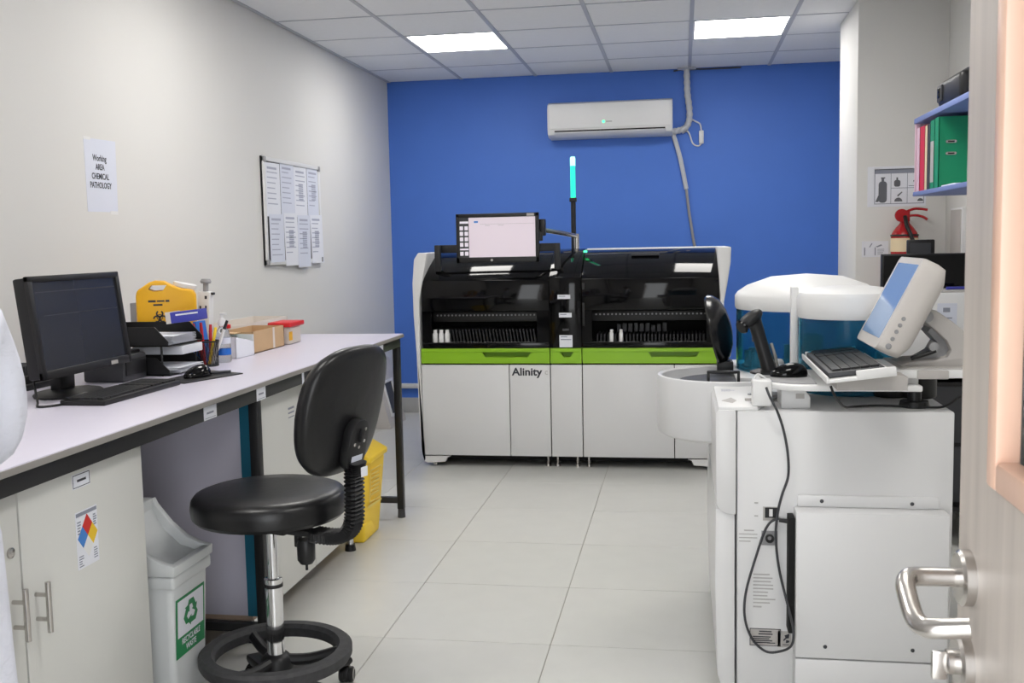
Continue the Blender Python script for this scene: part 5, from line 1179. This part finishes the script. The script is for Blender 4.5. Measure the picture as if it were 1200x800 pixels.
# head facing -X
HX, HZ = PX-0.045, 1.505
hb2 = bmesh.new(); bmesh.ops.create_uvsphere(hb2, u_segments=32, v_segments=24, radius=1)
for v in hb2.verts:
    x, y, z = v.co
    wx = 0.098*(1-0.10*max(0, -z)); wy = 0.076*(1-0.22*max(0, -z))
    X = x*wx; Y_ = y*wy; Zz = z*0.118
    if x < 0 and z < 0: X -= 0.012*min(1, -z*1.5)*(1-abs(y))
    nose = math.exp(-((y/0.16)**2))*math.exp(-(((z+0.12)/0.18)**2)) if x < -0.5 else 0
    X -= 0.022*nose
    if x < -0.6: X += 0.006*math.exp(-(((abs(y)-0.38)/0.16)**2))*math.exp(-(((z-0.06)/0.12)**2))
    v.co = (HX+X, PY+Y_, HZ+Zz)
head = part('head', hb2, M_skin, P0, smooth=80)
for s in (-1, 1):
    e = bmesh.new(); bmesh.ops.create_uvsphere(e, u_segments=14, v_segments=10, radius=0.0125); e.transform(Matrix.Translation((HX-0.082, PY+s*0.031, HZ+0.008))); part('eye', e, M_sclera, head)
    e = bmesh.new(); bmesh.ops.create_uvsphere(e, u_segments=10, v_segments=8, radius=0.006); e.transform(Matrix.Translation((HX-0.0905, PY+s*0.031, HZ+0.006))); part('iris', e, M_hair, head)
    part('ear', lathe(NB(), [(0, 0), (0.02, 0), (0.026, 0.006), (0.022, 0.014), (0, 0.01)], (HX+0.01, PY+s*0.070, HZ-0.005), (HX+0.03, PY+s*1, HZ), 16, 0.75, 1.25), M_skin, head)
mo = bmesh.new(); bmesh.ops.create_uvsphere(mo, u_segments=14, v_segments=8, radius=1); mo.transform(Matrix.Translation((HX-0.095, PY, HZ-0.065)) @ Matrix.Diagonal((0.010, 0.023, 0.007, 1))); part('mouth', mo, M_lip, head)
hr_ = bmesh.new(); bmesh.ops.create_uvsphere(hr_, u_segments=28, v_segments=18, radius=1)
for v in hr_.verts:
    x, y, z = v.co
    if z < -0.35-0.2*x: v.co = (HX+0.02, PY, HZ)
    else: v.co = (HX+0.012+x*(0.100 if x > 0 else 0.094), PY+y*0.086, HZ+0.022+z*0.112)
bmesh.ops.remove_doubles(hr_, verts=hr_.verts, dist=0.0005)
part('hair', hr_, M_hair, head, smooth=80)
# coat
cv = [(PX, PY, 0.86), (PX, PY, 1.02), (PX-0.003, PY, 1.17), (PX-0.003, PY, 1.285), (PX-0.012, PY, 1.345)]
ce = [(0, 1), (1, 2), (2, 3), (3, 4)]; cr = [(0.165, 0.125), (0.15, 0.118), (0.155, 0.122), (0.13, 0.09), (0.062, 0.062)]
def addc(v, r, f): cv.append(v); cr.append(r); ce.append((f, len(cv)-1)); return len(cv)-1
for s in (-1, 1):
    sh = addc((PX+0.004, PY+s*0.175, 1.262), 0.078, 3)
    mid = addc((PX+0.012, PY+s*0.222, 1.16), 0.076, sh)
    el = addc((PX+0.004 if s > 0 else PX-0.04, PY+s*0.240, 1.045), 0.072, mid); wr_ = addc((PX-0.19, PY+s*0.205, 1.005), 0.043, el)
coat = skin('lab_coat', cv, ce, cr, M_coat, P0, root=0)
skt = lathe(NB(), [(0.22, 0.99), (0.238, 0.90), (0.242, 0.78), (0.246, 0.62), (0.25, 0.46), (0.244, 0.46), (0.238, 0.62), (0.225, 0.85), (0.20, 0.98)], (PX-0.018, PY, 0), (PX-0.018, PY, 1), 48, 0.50, 0.93)
for v in skt.verts:
    a = math.atan2(v.co.y-PY, v.co.x-PX); f_ = (0.92-v.co.z)*0.05*math.sin(a*7)*0.5
    v.co.x += math.cos(a)*f_; v.co.y += math.sin(a)*f_
part('collar', lathe(NB(), [(0.088, 1.315), (0.082, 1.345), (0.070, 1.385), (0.064, 1.385), (0.066, 1.34), (0.07, 1.31)], (PX-0.012, PY, 0), (PX-0.012, PY, 1), 32, 0.95, 1.05), M_coat, coat, smooth=80)
part('coat_skirt', skt, M_coat, coat, smooth=80)
for s in (-1, 1):
    skin('trouser_leg', [(PX, PY+s*0.09, 0.84), (PX-0.003, PY+s*0.10, 0.46), (PX+0.02, PY+s*0.10, 0.07)], [(0, 1), (1, 2)], [0.092, 0.072, 0.06], M_trouser, P0, sub=1)
    sh_ = prism(NB(), [(PX+0.075, 0.0), (PX+0.078, 0.05), (PX+0.05, 0.085), (PX-0.02, 0.085), (PX-0.08, 0.05), (PX-0.145, 0.04), (PX-0.155, 0.012), (PX-0.15, 0.0)], PY+s*0.10-0.042, PY+s*0.10+0.042, 'Y', bev=0.012, seg=3)
    part('shoe', sh_, M_black, P0)

# small printed marks too small to pick apart
for o in list(COL.objects):
    if o.type == 'MESH' and o.name.split('.')[0] in ('print', 'marking'): o['kind'] = 'stuff'
